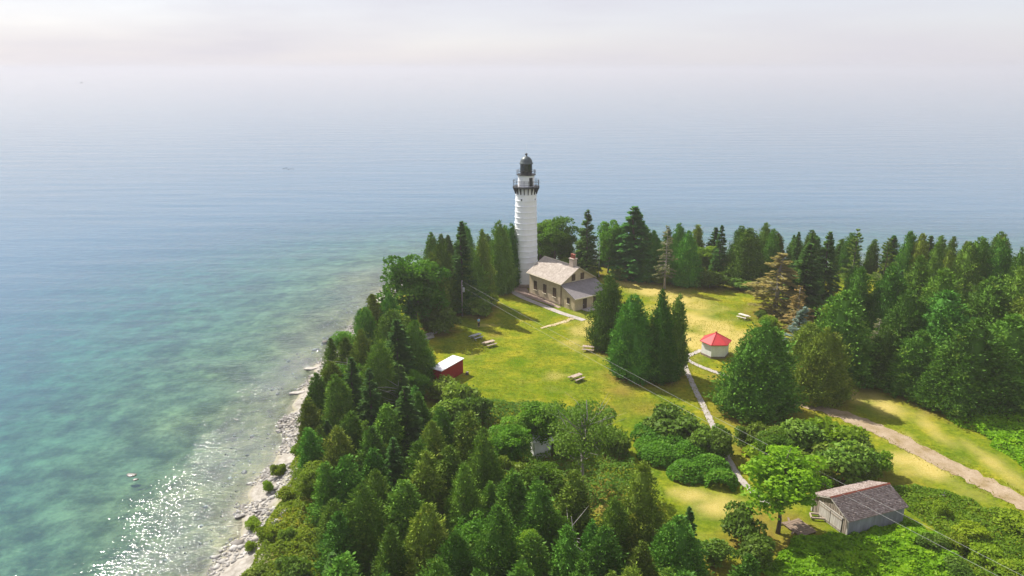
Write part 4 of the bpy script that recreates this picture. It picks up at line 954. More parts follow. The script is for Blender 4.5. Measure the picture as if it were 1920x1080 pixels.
def stones(name, n, seed, band, size, label):
    r = np.random.default_rng(seed); i = r.integers(0, len(SP), n * 4); X, Y = r.uniform(-46, -18, n * 6), r.uniform(44, 160, n * 6)
    s = sdist(X, Y) + 1.1 * vnoise(X, Y, 5.0, 3); k = (s > band[0]) & (s < band[1]) & (vnoise(X, Y, 3.5, seed) > -0.35); X, Y = X[k][:n], Y[k][:n]; n = len(X)
    sz = size * np.exp(r.normal(0, 0.45, n)); Z = height(X, Y) + 0.12 * sz
    sc = sz[:, None, None] * r.uniform(0.55, 1.3, (n, 1, 3)) * np.array([1, 1, 0.55]); a = r.uniform(0, 6.28, n); ca, sa = np.cos(a), np.sin(a)
    V = ICO_V[None] * sc * r.uniform(0.85, 1.15, (n, 12, 1)); Vx = V[..., 0] * ca[:, None] - V[..., 1] * sa[:, None]; Vy = V[..., 0] * sa[:, None] + V[..., 1] * ca[:, None]
    V = np.stack([Vx + X[:, None], Vy + Y[:, None], V[..., 2] + Z[:, None]], -1).reshape(-1, 3)
    F = (ICO_F[None] + (np.arange(n) * 12)[:, None, None]).reshape(-1, 3)
    tint = np.repeat(np.clip(r.normal(0.55, 0.22, n), 0, 1), 12)
    o = link(name, np_mesh(name, V, F, tint), None, M['pebble']); tag(o, label, 'stones', kind='stuff')
M['pebble'] = shingles('pale_shore_stones', ((0.12, 0.11, 0.10), (0.33, 0.32, 0.30), (0.58, 0.565, 0.54)))
stones('shore_stones', 9000, 81, (-0.6, 5.0), 0.13, 'pale limestone cobbles strewn along the shore')
stones('lakebed_stones', 350, 82, (-6, -0.8), 0.13, 'pale stones lying on the shallow lake bed')
def boulder(x, y, dx, dy, dz, rz, mat, label, seed, z=None):
    r = np.random.default_rng(seed); mb = MB(); me = bpy.data.meshes.new('boulder')
    V = []; F = []; nu, nv = 12, 7
    ph_ = r.uniform(0, 6.28, 8)
    for j in range(nv + 1):
        for i in range(nu):
            u, v = 2 * math.pi * i / nu, math.pi * j / nv - math.pi / 2
            d = 1 + 0.16 * math.sin(2 * u + ph_[0]) + 0.12 * math.sin(3 * u + 2 * v + ph_[1]) + 0.08 * math.sin(5 * u - 3 * v + ph_[2]) + r.normal(0, 0.04)
            cv = math.copysign(abs(math.cos(v)) ** 0.6, math.cos(v)); V.append((dx * d * cv * math.cos(u), dy * d * cv * math.sin(u), dz * math.copysign(abs(math.sin(v)) ** 0.6, math.sin(v))))
    F = [(j * nu + i, j * nu + (i + 1) % nu, (j + 1) * nu + (i + 1) % nu, (j + 1) * nu + i) for j in range(nv) for i in range(nu)]
    me.from_pydata(V, [], F); me.update(); o = link('boulder', me, None, M[mat]); o.location = (x, y, (ground_z(x, y) if z is None else z) + dz * 0.25); o.rotation_euler = (0.06, -0.05, rz); tag(o, label, 'boulder')
boulder(-30.4, 90.9, 0.75, 0.28, 0.22, 0.5, 'wet_rock', 'dark wet slab of rock lying at the water edge', 1, 0.05)
boulder(-26.4, 69.1, 0.8, 0.3, 0.18, 0.2, 'wet_rock', 'dark flat ledge between the pale stones and scrub', 2, 0.35)
boulder(-28.6, 68.5, 0.5, 0.25, 0.16, 0.3, 'wet_rock', 'small dark rock at the glittering water edge', 3, 0.02)
boulder(-25.6, 81.8, 0.7, 0.55, 0.5, 1.0, 'rock', 'pale boulder standing in the yellow-green scrub', 4)
boulder(-44.2, 77.0, 0.7, 0.3, 0.10, -0.3, 'wet_rock', 'low dark rock breaking the lake surface offshore', 5, -0.02)
boulder(-43.2, 76.0, 0.3, 0.2, 0.08, 0.6, 'wet_rock', 'tiny dark rock beside the offshore rock', 6, -0.01)
boulder(-31.2, 99.8, 1.2, 0.4, 0.14, 0.3, 'rock', 'long flat limestone shelf half in the water', 7, 0.03)
boulder(-31.6, 108.9, 1.0, 0.45, 0.14, 0.1, 'rock', 'flat limestone shelf below the shoreline cedars', 8, 0.03)
boulder(-25.1, 63.5, 0.5, 0.35, 0.3, 0.3, 'rock', 'pale boulder beside the lower scrub at the shore', 9)
boulder(45.6, 69.6, 0.5, 0.3, 0.2, 0.3, 'rock', 'grey stone lying in the rough weeds by the drive', 10)

# dead bleached snags at the shore and in the thicket
def snag(x, y, n, ln, seed, label, lift=0.0):
    r = np.random.default_rng(seed); root = empty('dead_snag', (x, y, ground_z(x, y) - 0.1)); tag(root, label, 'dead tree')
    top = np.array([r.normal(0, 0.4), r.normal(0, 0.4), ln]); mb = MB().tube([(0, 0, 0), top * 0.5 + r.normal(0, .15, 3), top], [0.08, 0.05, 0.02], 6); mb.build('trunk', M['dead_wood'], root, True)
    for k in range(n):
        t = r.uniform(0.25, 0.95); a = r.uniform(0, 6.28); l_ = ln * r.uniform(0.25, 0.55); p = top * t; q = p + np.array([l_ * math.cos(a), l_ * math.sin(a), l_ * r.uniform(0.1, 0.7)])
        m_ = (p + q) / 2 + r.normal(0, 0.12, 3); MB().tube([p, m_, q], [0.035, 0.022, 0.008], 5).build('branch', M['dead_wood'], root, True)
snag(-24.6, 90.5, 9, 5.2, 1, 'bleached forked snag at the shore edge of the cedar grove')
snag(-22.4, 94.5, 8, 6.0, 2, 'tall pale snag standing among the shoreline cedars')
snag(-15.2, 88.5, 9, 5.4, 3, 'bleached dead tree sunk among dark cedars inland of the shore snags')
snag(5.5, 57.5, 9, 5.5, 4, 'grey leafless snag in the deep shade of the front thicket')

# ------------------------------------------------------------------ lighthouse
LX, LY = 2.84, 150.0
lh = empty('lighthouse', (LX, LY, GZ)); tag(lh, 'tall white iron-clad lighthouse tower with dark gallery and domed lantern', 'lighthouse')
MB().lathe([(3.0, -0.2), (3.0, 0.35), (2.86, 0.5), (2.6, 0.62)], 40).build('foundation', M['foundation'], lh)
ZB, ZT, RB, RT = 0.6, 19.0, 2.56, 2.10
rad = lambda z: RB + (RT - RB) * ((z - ZB) / (ZT - ZB)) ** 0.9
NC = 16
for k in range(NC):
    a, b = ZB + (ZT - ZB) * k / NC, ZB + (ZT - ZB) * (k + 1) / NC
    MB().lathe([(rad(a), a), (rad(b), b - 0.15), (rad(b) + 0.085, b - 0.15), (rad(b) + 0.085, b - 0.02), (rad(b), b)], 48).build('plate_course', M['white_iron'], lh)
def lh_at(r_, ang, z): return (r_ * math.cos(ang), r_ * math.sin(ang), z)
FRONT = math.atan2(-LY, -LX)
def port(ang, z, w, h):
    r_ = rad(z) if z < ZT else RT
    o = MB().box((0, 0, 0), (0.10, w, h)).build('port_window', M['pane'], lh); o.location = lh_at(r_ - 0.005, ang, z); o.rotation_euler = (0, 0, ang)
    f = MB()
    for s_ in (-1, 1): f.box((0.03, s_ * (w / 2 + 0.05), 0), (0.14, 0.09, h + 0.2)); f.box((0.03, 0, s_ * (h / 2 + 0.05)), (0.138, w + 0.01, 0.09))
    link('frame', f.mesh('port_frame'), o, M['white_iron'])
port(FRONT - 0.98, 3.0, 0.55, 0.75); port(FRONT - 0.42, 18.05, 0.3, 0.34); port(FRONT + 0.98, 18.05, 0.3, 0.34); port(FRONT + 0.3, 10.0, 0.02, 0.02) if False else None
MB().lathe([(RT, ZT), (RT, 20.3)], 48).build('frieze', M['white_iron'], lh)
NBK = 18
for k in range(NBK):
    a = 2 * math.pi * k / NBK; ca, sa = math.cos(a), math.sin(a); mb = MB(); w = 0.075
    prof = [(RT - 0.02, 19.05), (RT + 0.16, 19.05), (RT + 0.26, 19.5), (RT + 0.56, 20.1), (RT + 0.60, 20.28), (RT - 0.02, 20.28)]
    mb.prism(prof, lambda p, e: (p[0] * ca - (e * 2 - 1) * w * sa, p[0] * sa + (e * 2 - 1) * w * ca, p[1])); mb.build('bracket', M['dark_iron'], lh)
MB().lathe([(RT - 0.3, 20.3), (2.62, 20.3), (2.70, 20.36), (2.70, 20.52), (1.5, 20.54)], 48).build('gallery_deck', M['dark_iron'], lh)
def railing(name, r_, z0, h, n, mat):
    ro = MB(); 
    for zz in (0.45, 0.8, 1.0):
        pts = [lh_at(r_, 2 * math.pi * k / 48, z0 + h * zz) for k in range(49)]; ro.tube(pts, 0.028, 5, False)
    o = ro.build(name, mat, lh)
    for k in range(n):
        p = lh_at(r_, 2 * math.pi * k / n, z0); MB().tube([p, (p[0], p[1], z0 + h + 0.05)], 0.033, 6).build('baluster', mat, o)
railing('gallery_railing', 2.60, 20.52, 1.25, 18, M['dark_iron'])
wr = MB().lathe([(1.68, 20.54), (1.62, 22.6), (1.74, 22.66), (1.74, 22.8), (1.5, 22.82)], 40).build('watch_room', M['white_iron'], lh)
dr = MB().box((0, 0, 0), (0.10, 0.75, 1.75)).build('door', M['dark_iron'], wr); dr.location = lh_at(1.645, FRONT + 0.62, 21.5); dr.rotation_euler = (0, 0, FRONT + 0.62)
MB().lathe([(1.1, 22.82), (1.95, 22.82), (1.95, 22.92), (1.1, 22.93)], 40).build('lantern_deck', M['dark_iron'], lh)
railing('lantern_railing', 1.88, 22.92, 0.85, 12, M['dark_iron'])
MB().lathe([(1.20, 22.93), (1.20, 23.4)], 10).build('lantern_base', M['dark_iron'], lh)
MB().lathe([(1.11, 23.4), (1.11, 25.05)], 10).build('lantern_glass', M['lantern_glass'], lh)
for k in range(10): p = lh_at(1.14, 2 * math.pi * k / 10, 23.4); MB().tube([p, (p[0], p[1], 25.05)], 0.045, 6).build('mullion', M['dark_iron'], lh)
MB().lathe([(1.15, 25.0), (1.38, 25.02), (1.38, 25.16), (1.27, 25.25), (1.18, 25.6), (0.98, 26.0), (0.68, 26.3), (0.34, 26.47), (0.2, 26.5), (0.17, 26.68)], 32).build('dome', M['dome'], lh, True)
MB().lathe([(0.05, 26.66), (0.22, 26.74), (0.28, 26.88), (0.22, 27.04), (0.06, 27.12)], 16).build('vent_ball', M['dark_iron'], lh, True)
MB().tube([(0, 0, 27.1), (0, 0, 29.0)], 0.02, 5).build('lightning_rod', M['galv'], lh)

# ------------------------------------------------------------------ keeper's house
# local frame: x runs along the long wall away from the camera end, y across the house
HU = np.array([-0.583, 0.812]); HANG = math.atan2(HU[1], HU[0]); HLEN, HWID, EAVE, RIDGE = 10.0, 8.0, 4.55, 6.95
hs = empty('keeper_house', (9.31, 134.93, GZ), HANG); tag(hs, "cream brick keeper's house with shingled gable roof and lean-to beside the lighthouse", 'house')
# local +y points to the left of HU, so the house body lies at negative y
def hwall(mb, poly, y0, y1): return mb.prism(poly, lambda p, e: (p[0], (y0, y1)[e], p[1]))
body = MB().prism([(0, 0), (-HWID, 0), (-HWID, EAVE), (-HWID / 2, RIDGE - 0.05), (0, EAVE)], lambda p, e: ((0, HLEN)[e], p[0], p[1]))
body.build('wall', M['cream_brick'], hs)
MB().box((HLEN / 2, -HWID / 2, 0.12), (HLEN + 0.14, HWID + 0.14, 0.5)).build('plinth', M['foundation'], hs)
def shingle_roof(name, o, ax, sl, la, ls, mat, parent, course=0.32, wid=0.30, seed=0, thick=0.03, slab=True):
    """o: lower corner, ax: unit along the eave, sl: unit up the slope; each shingle a thin tilted plate"""
    r = np.random.default_rng(seed); o, ax, sl = (np.array(v, float) for v in (o, ax, sl)); nr = np.cross(ax, sl)
    if nr[2] < 0: nr = -nr
    V, tint = [], []; nc = int(round(ls / course)); cs = ls / nc
    for c in range(nc):
        x = -r.uniform(0, wid)
        while x < la:
            w = wid * r.uniform(0.6, 1.4); a, b = max(x, 0), min(x + w - 0.012, la); x += w
            if b - a < 0.03: continue
            j = r.normal(0, 0.015); p0, p1 = o + ax * a + sl * (c * cs + j if c else 0), o + ax * b + sl * (c * cs + j if c else 0); up = sl * (cs * 1.25)
            th = thick * r.uniform(0.7, 1.5)
            V.append([p0 + nr * th, p1 + nr * th, p1 + up * 0.99 + nr * 0.004, p0 + up * 0.99 + nr * 0.004, p0, p1]); tint.append(np.clip(r.normal(0.5, 0.24), 0, 1))
    n = len(V); V = np.array(V).reshape(-1, 3); i = np.arange(n)[:, None] * 6
    F = np.concatenate([i + np.array([0, 1, 2, 3]), i + np.array([4, 5, 1, 0])]); ob = link(name, np_mesh(name, V, F, np.repeat(tint, 6)), parent, mat); ob['kind'] = 'stuff'; return ob
OV = 0.45; sl_h = math.hypot(HWID / 2, RIDGE - EAVE); sy, sz_ = (HWID / 2) / sl_h, (RIDGE - EAVE) / sl_h
def slab_roof(name, mat, parent, x0, x1, y_e, z_e, y_r, z_r, th=0.12):
    mb = MB(); return mb.prism([(y_e, z_e), (y_r, z_r), (y_r, z_r + th), (y_e, z_e + th)], lambda p, e: ((x0, x1)[e], p[0], p[1])).build(name, mat, parent)
ov_y, ov_z = OV * sy, OV * sz_
rf1 = slab_roof('roof', M['trim'], hs, -OV, HLEN + OV, ov_y, EAVE - ov_z, -HWID / 2, RIDGE)
rf2 = slab_roof('roof', M['trim'], hs, -OV, HLEN + OV, -HWID - ov_y, EAVE - ov_z, -HWID / 2 - 0.003, RIDGE)
shingle_roof('shingles', (-OV - .03, ov_y + .03, EAVE - ov_z + 0.115), (1, 0, 0), (0, -sy, sz_), HLEN + 2 * OV + .06, sl_h + OV + 0.04, M['house_shingle'], rf1, seed=1)
shingle_roof('shingles', (-OV - .03, -HWID - ov_y - .03, EAVE - ov_z + 0.115), (1, 0, 0), (0, sy, sz_), HLEN + 2 * OV + .06, sl_h + OV + 0.04, M['house_shingle'], rf2, seed=2)
MB().box((HLEN / 2, -HWID / 2, RIDGE + 0.16), (HLEN + 2 * OV, 0.22, 0.06)).build('ridge_cap', M['trim'], hs)
MB().tube([(-OV, ov_y + 0.07, EAVE - ov_z + 0.04), (HLEN + OV, ov_y + 0.07, EAVE - ov_z + 0.04)], 0.07, 8).build('gutter', M['trim'], hs)
MB().tube([(-0.02, 0.1, 0.0), (-0.02, 0.1, EAVE - 0.4)], 0.08, 8).build('downpipe', M['pipe'], hs)
def window(par, c, ang, w, h, shut=True):
    o = MB().box((0, 0.02, 0), (w, 0.06, h)).build('window', M['pane'], par); o.location = c; o.rotation_euler = (0, 0, ang); f = MB()
    for s_ in (-1, 1): f.box((s_ * w / 2, 0.035, 0), (0.13, 0.10, h + 0.13)); f.box((0, 0.035, s_ * h / 2), (w - 0.13, 0.098, 0.13))
    f.box((0, 0.04, 0), (w - 0.13, 0.06, 0.08)); f.box((0, 0.043, 0), (0.06, 0.06, h - 0.13)); link('frame', f.mesh('window_frame'), o, M['house_frame'])
    MB().box((0, 0.08, -h / 2 - 0.12), (w + 0.3, 0.2, 0.10)).build('sill', M['trim'], o)
    if shut:
        for s_ in (-1, 1): MB().box((s_ * w * 0.25, 0.062, 0), (w * 0.42, 0.03, h - 0.2)).build('shutter', M['house_frame'], o)
for x in (2.0, 5.0, 8.0): window(hs, (x, 0.0, 2.25), 0, 0.85, 1.65)
for y in (-2.9, -5.1): window(hs, (0.0, y, 5.15), math.pi / 2, 0.72, 1.15)
for x in (2.5, 7.5): window(hs, (x, -HWID, 2.25), math.pi, 0.85, 1.65)
ch = MB().box((1.5, -HWID / 2, RIDGE + 0.55), (1.15, 0.95, 1.7)).build('chimney', M['chimney_cream'], hs)
MB().box((1.5, -HWID / 2, RIDGE + 1.47), (1.32, 1.12, 0.14)).build('cap_course', M['chimney_cream'], ch)
for s_ in (-1, 1): MB().lathe([(0.26, RIDGE + 1.54), (0.24, RIDGE + 2.15), (0.29, RIDGE + 2.2), (0.29, RIDGE + 2.34), (0.2, RIDGE + 2.34)], 12, (1.5 + s_ * 0.28, -HWID / 2)).build('chimney_pot', M['chimney_red'], ch)
# lean-to on the near gable
LD, LE, LT = 3.9, 2.55, 4.25
lt = MB().prism([(0.0, 0), (-LD, 0), (-LD, LE), (0.0, LT - 0.05)], lambda p, e: (p[0] - 0.003, (0.0 - 0.004, -4.6)[e], p[1])).build('lean_to', M['cream_brick'], hs)
MB().prism([(0.0, 0), (-LD + 1.2, 0), (-LD + 1.2, LE + 0.5), (0.0, LT - 0.06)], lambda p, e: (p[0] - 0.005, (-4.61, -HWID + 0.004)[e], p[1])).build('porch_wall', M['cream_brick'], lt)
MB().prism([(0.02, LT - 0.03), (-LD - 0.5, LE - 0.20), (-LD - 0.5, LE - 0.06), (0.02, LT + 0.11)], lambda p, e: (p[0], (0.35, -HWID - 0.35)[e], p[1])).build('lean_to_roof', M['roof_dark'], hs)
MB().bar((-LD - 0.52, 0.37, LE - 0.15), (-LD - 0.52, -HWID - 0.37, LE - 0.15), 0.05, 0.2).build('fascia', M['trim'], hs)
window(lt, (-LD * 0.55, 0.0, 1.6), 0, 0.6, 1.0, False)
d1 = MB().box((-LD - 0.02, -2.5, 1.05), (0.08, 0.95, 2.05)).build('door', M['door'], lt); MB().box((-LD - 0.08, -2.15, 1.0), (0.06, 0.08, 0.08)).build('handle', M['galv'], d1)
d2 = MB().box((-LD + 1.17, -6.2, 1.05), (0.08, 0.95, 2.05)).build('door', M['door'], lt); MB().box((-LD + 1.11, -5.85, 1.0), (0.06, 0.08, 0.08)).build('handle', M['galv'], d2)
for y in (-4.75, -7.85): MB().box((-LD + 0.0, y, LE / 2 - 0.06), (0.14, 0.14, LE - 0.1)).build('porch_post', M['house_frame'], lt)
MB().box((-LD - 0.2, -5.0, 0.06), (3.2, 6.6, 0.16)).build('porch_slab', M['concrete'], hs)

# ------------------------------------------------------------------ oil house
oh = empty('oil_house', (32.0, 110.2, GZ)); tag(oh, 'small white hexagonal oil house with a bright red pyramid roof', 'oil house')
def hexa(r_, z): return [(r_ * math.cos(math.pi + k * math.pi / 3), r_ * math.sin(math.pi + k * math.pi / 3), z) for k in range(6)]
w_ = MB().add(hexa(2.15, -0.1) + hexa(2.12, 2.25), [(k, (k + 1) % 6, 6 + (k + 1) % 6, 6 + k) for k in range(6)] + [tuple(range(6, 12))]).build('wall', M['white_wall'], oh)
MB().add(hexa(2.2, -0.15) + hexa(2.2, 0.28), [(k, (k + 1) % 6, 6 + (k + 1) % 6, 6 + k) for k in range(6)] + [tuple(range(6, 12))]).build('plinth', M['foundation'], oh)
e6 = hexa(2.5, 2.18); p6 = hexa(2.5, 2.28)
for k in range(6):
    a, b = p6[k], p6[(k + 1) % 6]; lo = [e6[k], e6[(k + 1) % 6]]
    MB().add([lo[0], lo[1], b, a, (0, 0, 3.62), (0, 0, 3.45)], [(0, 1, 2, 3), (3, 2, 4), (1, 0, 5)]).build('roof_panel', M['red_roof'], oh)
    MB().bar((a[0] * 1.0, a[1] * 1.0, a[2] + 0.012), (0, 0, 3.635), 0.09, 0.05).build('hip_cap', M['red_roof'], oh)
MB().lathe([(0.16, 3.55), (0.14, 3.7), (0.03, 3.82)], 10).build('finial', M['red_roof'], oh)
dd = MB().box((-0.02, 0, 1.0), (0.1, 0.9, 1.9)).build('door', M['white_wall'], oh); a_ = math.pi * 1.5 - math.pi / 2 + math.pi / 6 * 5; dd.location = (1.9 * math.cos(math.pi / 2), 1.87 * math.sin(math.pi / 2), 0); dd.rotation_euler = (0, 0, math.pi / 2)

# ------------------------------------------------------------------ red storage shed
RA = math.atan2(.859, .512)
rs = empty('storage_shed', (-10.0, 97.9, GZ), RA); tag(rs, 'red metal storage shed with a white flat roof at the lawn edge', 'shed')
MB().box((2.75, 0.9, 1.10), (5.4, 1.75, 2.2)).build('body', M['red_siding'], rs)
for k in range(26):
    for y in (0.0, 1.8): MB().box((0.15 + k * 0.208, y + (0.02 if y == 0 else -0.02), 1.12), (0.07, 0.05, 2.1)).build('siding_rib', M['red_siding'], rs)
MB().prism([(-0.12, 2.22), (1.92, 2.30), (1.92, 2.40), (-0.12, 2.32)], lambda p, e: ((-0.1, 5.6)[e], p[0], p[1])).build('roof', M['white_metal'], rs)
for y in (0.48, 1.32):
    d_ = MB().box((5.47, y, 1.1), (0.06, 0.78, 1.95)).build('door', M['red_siding'], rs); MB().bar((5.53, y + (0.25 if y < 1 else -0.25), 0.4), (5.53, y + (0.25 if y < 1 else -0.25), 1.8), 0.04, 0.04).build('lock_bar', M['galv'], d_)
for x in (0.3, 5.2):
    for y in (0.2, 1.6): MB().box((x, y, 0.0), (0.3, 0.3, 0.3)).build('footing', M['foundation'], rs)
st = empty('tree_stump', (-6.6, 101.9, GZ)); tag(st, 'pale cut stump beside the red storage shed door', 'stump')
MB().lathe([(0.30, -0.05), (0.24, 0.15), (0.22, 0.42)], 12).build('trunk', M['bark'], st); MB().lathe([(0.20, 0.42), (0.19, 0.45)], 12).build('cut_face', M['table_white'], st)

# ------------------------------------------------------------------ weathered barn
BW = np.array([0.938, 0.345]); BANG = math.atan2(BW[1], BW[0]); BL, BWD, BE, BR = 7.0, 4.7, 1.9, 2.95
bn = empty('weathered_barn', (32.2, 62.2, GZ), BANG); tag(bn, 'weathered board barn with shingled roof and rusty ridge cap', 'barn')
MB().prism([(0.03, 0), (BWD - 0.03, 0), (BWD - 0.03, BE - .06), (BWD / 2, BR - 0.10), (0.03, BE - .06)], lambda p, e: ((0.03, BL - 0.03)[e], p[0], p[1])).build('inner_wall', M['barn_inside'], bn)
rb = np.random.default_rng(9); y = 0.0; k = 0
gab = lambda y: BE + (BR - BE) * (1 - abs(y - BWD / 2) / (BWD / 2)) - 0.06
while y < BWD - 0.05:                            # boards on both gable ends
    w = min(rb.uniform(0.17, 0.25), BWD - y); 
    for x_, end in ((0.0, 0), (BL, 1)):
        z0 = 0.0 + abs(rb.normal(0, 0.05)); yc = y + w / 2; door = end == 0 and 0.7 < yc < 3.7
        zt0, zt1 = gab(y + 0.01), gab(y + w - 0.012)
        if door: z0 = 1.62
        s_ = -1 if end == 0 else 1; t_ = 0.03 + 0.012 * (k % 2)
        MB().prism([(y + 0.01, z0), (y + w - 0.045, z0), (y + w - 0.045, zt1), (y + 0.01, zt0)], lambda p, e: (x_ + s_ * (0.0, t_)[e], p[0], p[1])).build('plank', M['barn_board'], bn)
    y += w; k += 1
for j, (ya, yb) in enumerate(((0.72, 2.18), (2.24, 3.7))):
    dl = MB().box((-0.035, (ya + yb) / 2, 0.83), (0.03, yb - ya, 1.55)).build('door', M['barn_inside'], bn); y = ya
    while y < yb - 0.03: w = min(0.21, yb - y); MB().box((-0.07 - 0.008 * rb.uniform(), y + w / 2, 0.83), (0.035, w - 0.014, 1.56)).build('board', M['barn_pale'], dl); y += w
    for z in (0.25, 1.4): MB().box((-0.105, (ya + yb) / 2, z), (0.03, yb - ya - 0.06, 0.12)).build('rail', M['barn_board'], dl)
MB().box((-0.10, 2.2, 1.72), (0.05, 3.2, 0.10)).build('lintel', M['barn_pale'], bn)
x = 0.0
while x < BL - 0.05:                             # boards on both long sides
    w = min(rb.uniform(0.26, 0.36), BL - x)
    for y_, s_ in ((0.0, -1), (BWD, 1)):
        if s_ < 0: MB().box((x + w / 2, y_ + s_ * 0.015, BE / 2 - 0.05), (w - 0.012, 0.03 + 0.01 * rb.uniform(), BE - 0.06)).build('plank', M['barn_shade_side'], bn)
        else: MB().box((x + w / 2, y_ + s_ * 0.015, BE / 2 - 0.05), (w - 0.012, 0.03, BE - 0.06)).build('plank', M['barn_shade_side'], bn)
    x += w
bsl = math.hypot(BWD / 2, BR - BE); by, bz = (BWD / 2) / bsl, (BR - BE) / bsl; bo = 0.28
for sgn in (0, 1):
    ye = -bo * by if sgn == 0 else BWD + bo * by; rf = slab_roof('roof', M['barn_board'], bn, -0.22, BL + 0.22, ye, BE - bo * bz, BWD / 2 + (0.002 if sgn else -0.002), BR, 0.06)
    shingle_roof('shingles', (-0.25, ye + (-.03 if sgn == 0 else .03), BE - bo * bz + 0.06), (1, 0, 0), (0, by if sgn == 0 else -by, bz), BL + 0.5, bsl + bo + 0.03, M['barn_shingle'], rf, 0.17, 0.17, seed=20 + sgn, thick=0.035)
MB().prism([(BWD / 2 - 0.16, BR + 0.02), (BWD / 2, BR + 0.13), (BWD / 2 + 0.16, BR + 0.02), (BWD / 2, BR + 0.16)], lambda p, e: ((-0.28, BL + 0.28)[e], p[0], p[1])).build('ridge_cap', M['rust'], bn)
for s_ in (-1, 1):
    MB().bar((-0.20, BWD / 2, BR + 0.0), (-0.20, BWD / 2 + s_ * (BWD / 2 + bo * by), BE - bo * bz + 0.0), 0.05, 0.14).build('barge_board', M['barn_pale'], bn)
for y_ in (0.0, BWD): MB().box((-0.045, y_, BE / 2 - 0.05), (0.10, 0.14, BE)).build('corner_board', M['barn_pale'], bn)
# timber in front of the barn
tp = empty('plank_platform', (29.6, 63.2, GZ + 0.05), BANG + 0.1); tag(tp, 'low platform of weathered planks in front of the barn doors', 'platform')
for k in range(9): MB().box((-1.2 + rb.normal(0, .05), -0.2 + k * 0.27, 0.14), (2.1, 0.24, 0.06)).build('plank', M['plank_brown'], tp)
for x_ in (-2.0, -0.4): MB().box((x_, 0.9, 0.05), (0.12, 2.5, 0.11)).build('joist', M['barn_inside'], tp)
tf = empty('timber_frame', (29.9, 65.0, GZ + 0.05), BANG - 0.5); tag(tf, 'open rectangular frame of yellowish timber lying before the barn', 'timber')
for a, b in (((0, 0), (2.4, 0)), ((0, 0.8), (2.4, 0.8)), ((0, 0), (0, 0.8)), ((2.4, 0), (2.4, 0.8))): MB().bar((*a, 0.22), (*b, 0.22), 0.12, 0.16).build('timber', M['table_wood'], tf)
for k in range(3):
    a = empty('loose_board', (27.2 + 0.35 * k + rb.normal(0, .1), 63.6 + rb.normal(0, .9), GZ + 0.16 + 0.03 * k), BANG + rb.normal(0.2, 0.5)); tag(a, 'loose weathered board lying in the weeds before the barn', 'board', 'loose boards before the barn')
    MB().box((0, 0, 0), (rb.uniform(1.6, 2.8), 0.18, 0.05)).build('plank', M['plank_brown'], a)

# ------------------------------------------------------------------ small white privy in the thicket
pv = empty('privy', (3.3, 78.2, GZ), 0.25); tag(pv, 'small white board privy half hidden in the thicket', 'outhouse')
x = -0.95
while x < 0.94:
    for y in (-0.85, 0.85): MB().box((x + 0.1, y, 1.15), (0.188, 0.05, 2.3)).build('board', M['white_wall'], pv)
    x += 0.2
x = -0.8
while x < 0.8:
    for y in (-0.97, 0.97): MB().box((y, x + 0.1, 1.15), (0.05, 0.19, 2.3)).build('board', M['white_wall'], pv)
    x += 0.2
MB().box((-0.2, -0.89, 0.95), (0.75, 0.04, 1.85)).build('door', M['white_wall'], pv)
for s_ in (-1, 1): MB().prism([(0, 3.0), (s_ * 1.25, 2.22), (s_ * 1.25, 2.30), (0, 3.08)], lambda p, e: ((-1.2, 1.2)[e], p[0], p[1])).build('roof', M['white_metal'], pv)
MB().prism([(-0.85, 2.3), (0.85, 2.3), (0, 2.95)], lambda p, e: ((-0.95, 0.95)[e], p[0], p[1])).build('gable', M['white_wall'], pv)

# ------------------------------------------------------------------ picnic tables
def picnic(x, y, rz, mat, label):
    t = empty('picnic_table', (x, y, ground_z(x, y)), rz); tag(t, label, 'picnic table', 'picnic tables on the lawn')
    for k in range(5): MB().box((0, -0.30 + k * 0.15, 0.75), (1.9, 0.138, 0.045)).build('top_plank', M[mat], t)
    for s_ in (-1, 1):
        for k in (0, 1): MB().box((0, s_ * (0.66 + 0.15 * k), 0.45), (1.9, 0.138, 0.045)).build('bench_plank', M[mat], t)
        for q in (-1, 1): MB().bar((s_ * 0.65, q * 0.25, 0.72), (s_ * 0.65, q * 0.72, -0.02), 0.05, 0.1).build('leg', M[mat], t)
        MB().box((s_ * 0.60, 0, 0.40), (0.05, 1.62, 0.09)).build('bench_rail', M[mat], t); MB().box((s_ * 0.70, 0, 0.69), (0.05, 0.72, 0.08)).build('top_rail', M[mat], t)
picnic(-6.0, 117.2, 0.75, 'table_grey', 'bluish grey picnic table standing in tree shade on the lawn')
picnic(-3.7, 114.0, 0.65, 'table_wood', 'picnic table in the sun beside the shaded grey one')
picnic(12.2, 111.6, -0.25, 'table_wood', 'picnic table beside the lawn cedars near the worn track')
picnic(9.3, 99.8, 0.72, 'table_wood', 'brown picnic table standing alone in the open lower lawn')
picnic(41.7, 127.6, -0.85, 'table_white', 'bleached pale picnic table beside the browning spruce')

# ------------------------------------------------------------------ power line and flagpole
def power_pole(x, y, h, label, cross=True):
    p = empty('utility_pole', (x, y, ground_z(x, y))); tag(p, label, 'utility pole'); MB().tube([(0, 0, -0.3), (0, 0, h)], [0.15, 0.10], 10).build('pole', M['pole_wood'], p, True)
    tr_ = MB().lathe([(0.19, h - 2.1), (0.21, h - 2.0), (0.21, h - 1.35), (0.14, h - 1.28)], 14, (0.30, -0.1)).build('transformer', M['galv'], p, True)
    MB().bar((0, -0.02, h - 1.7), (0.2, -0.08, h - 1.7), 0.06, 0.1).build('bracket', M['dark_iron'], p)
    for z in (h - 0.12, h - 1.0): MB().lathe([(0.05, z), (0.07, z + 0.05), (0.04, z + 0.12)], 8, (0.1, -0.04)).build('insulator', M['white_iron'], p)
power_pole(-9.05, 129.2, 6.7, 'wooden utility pole with a grey transformer against the dark trees')
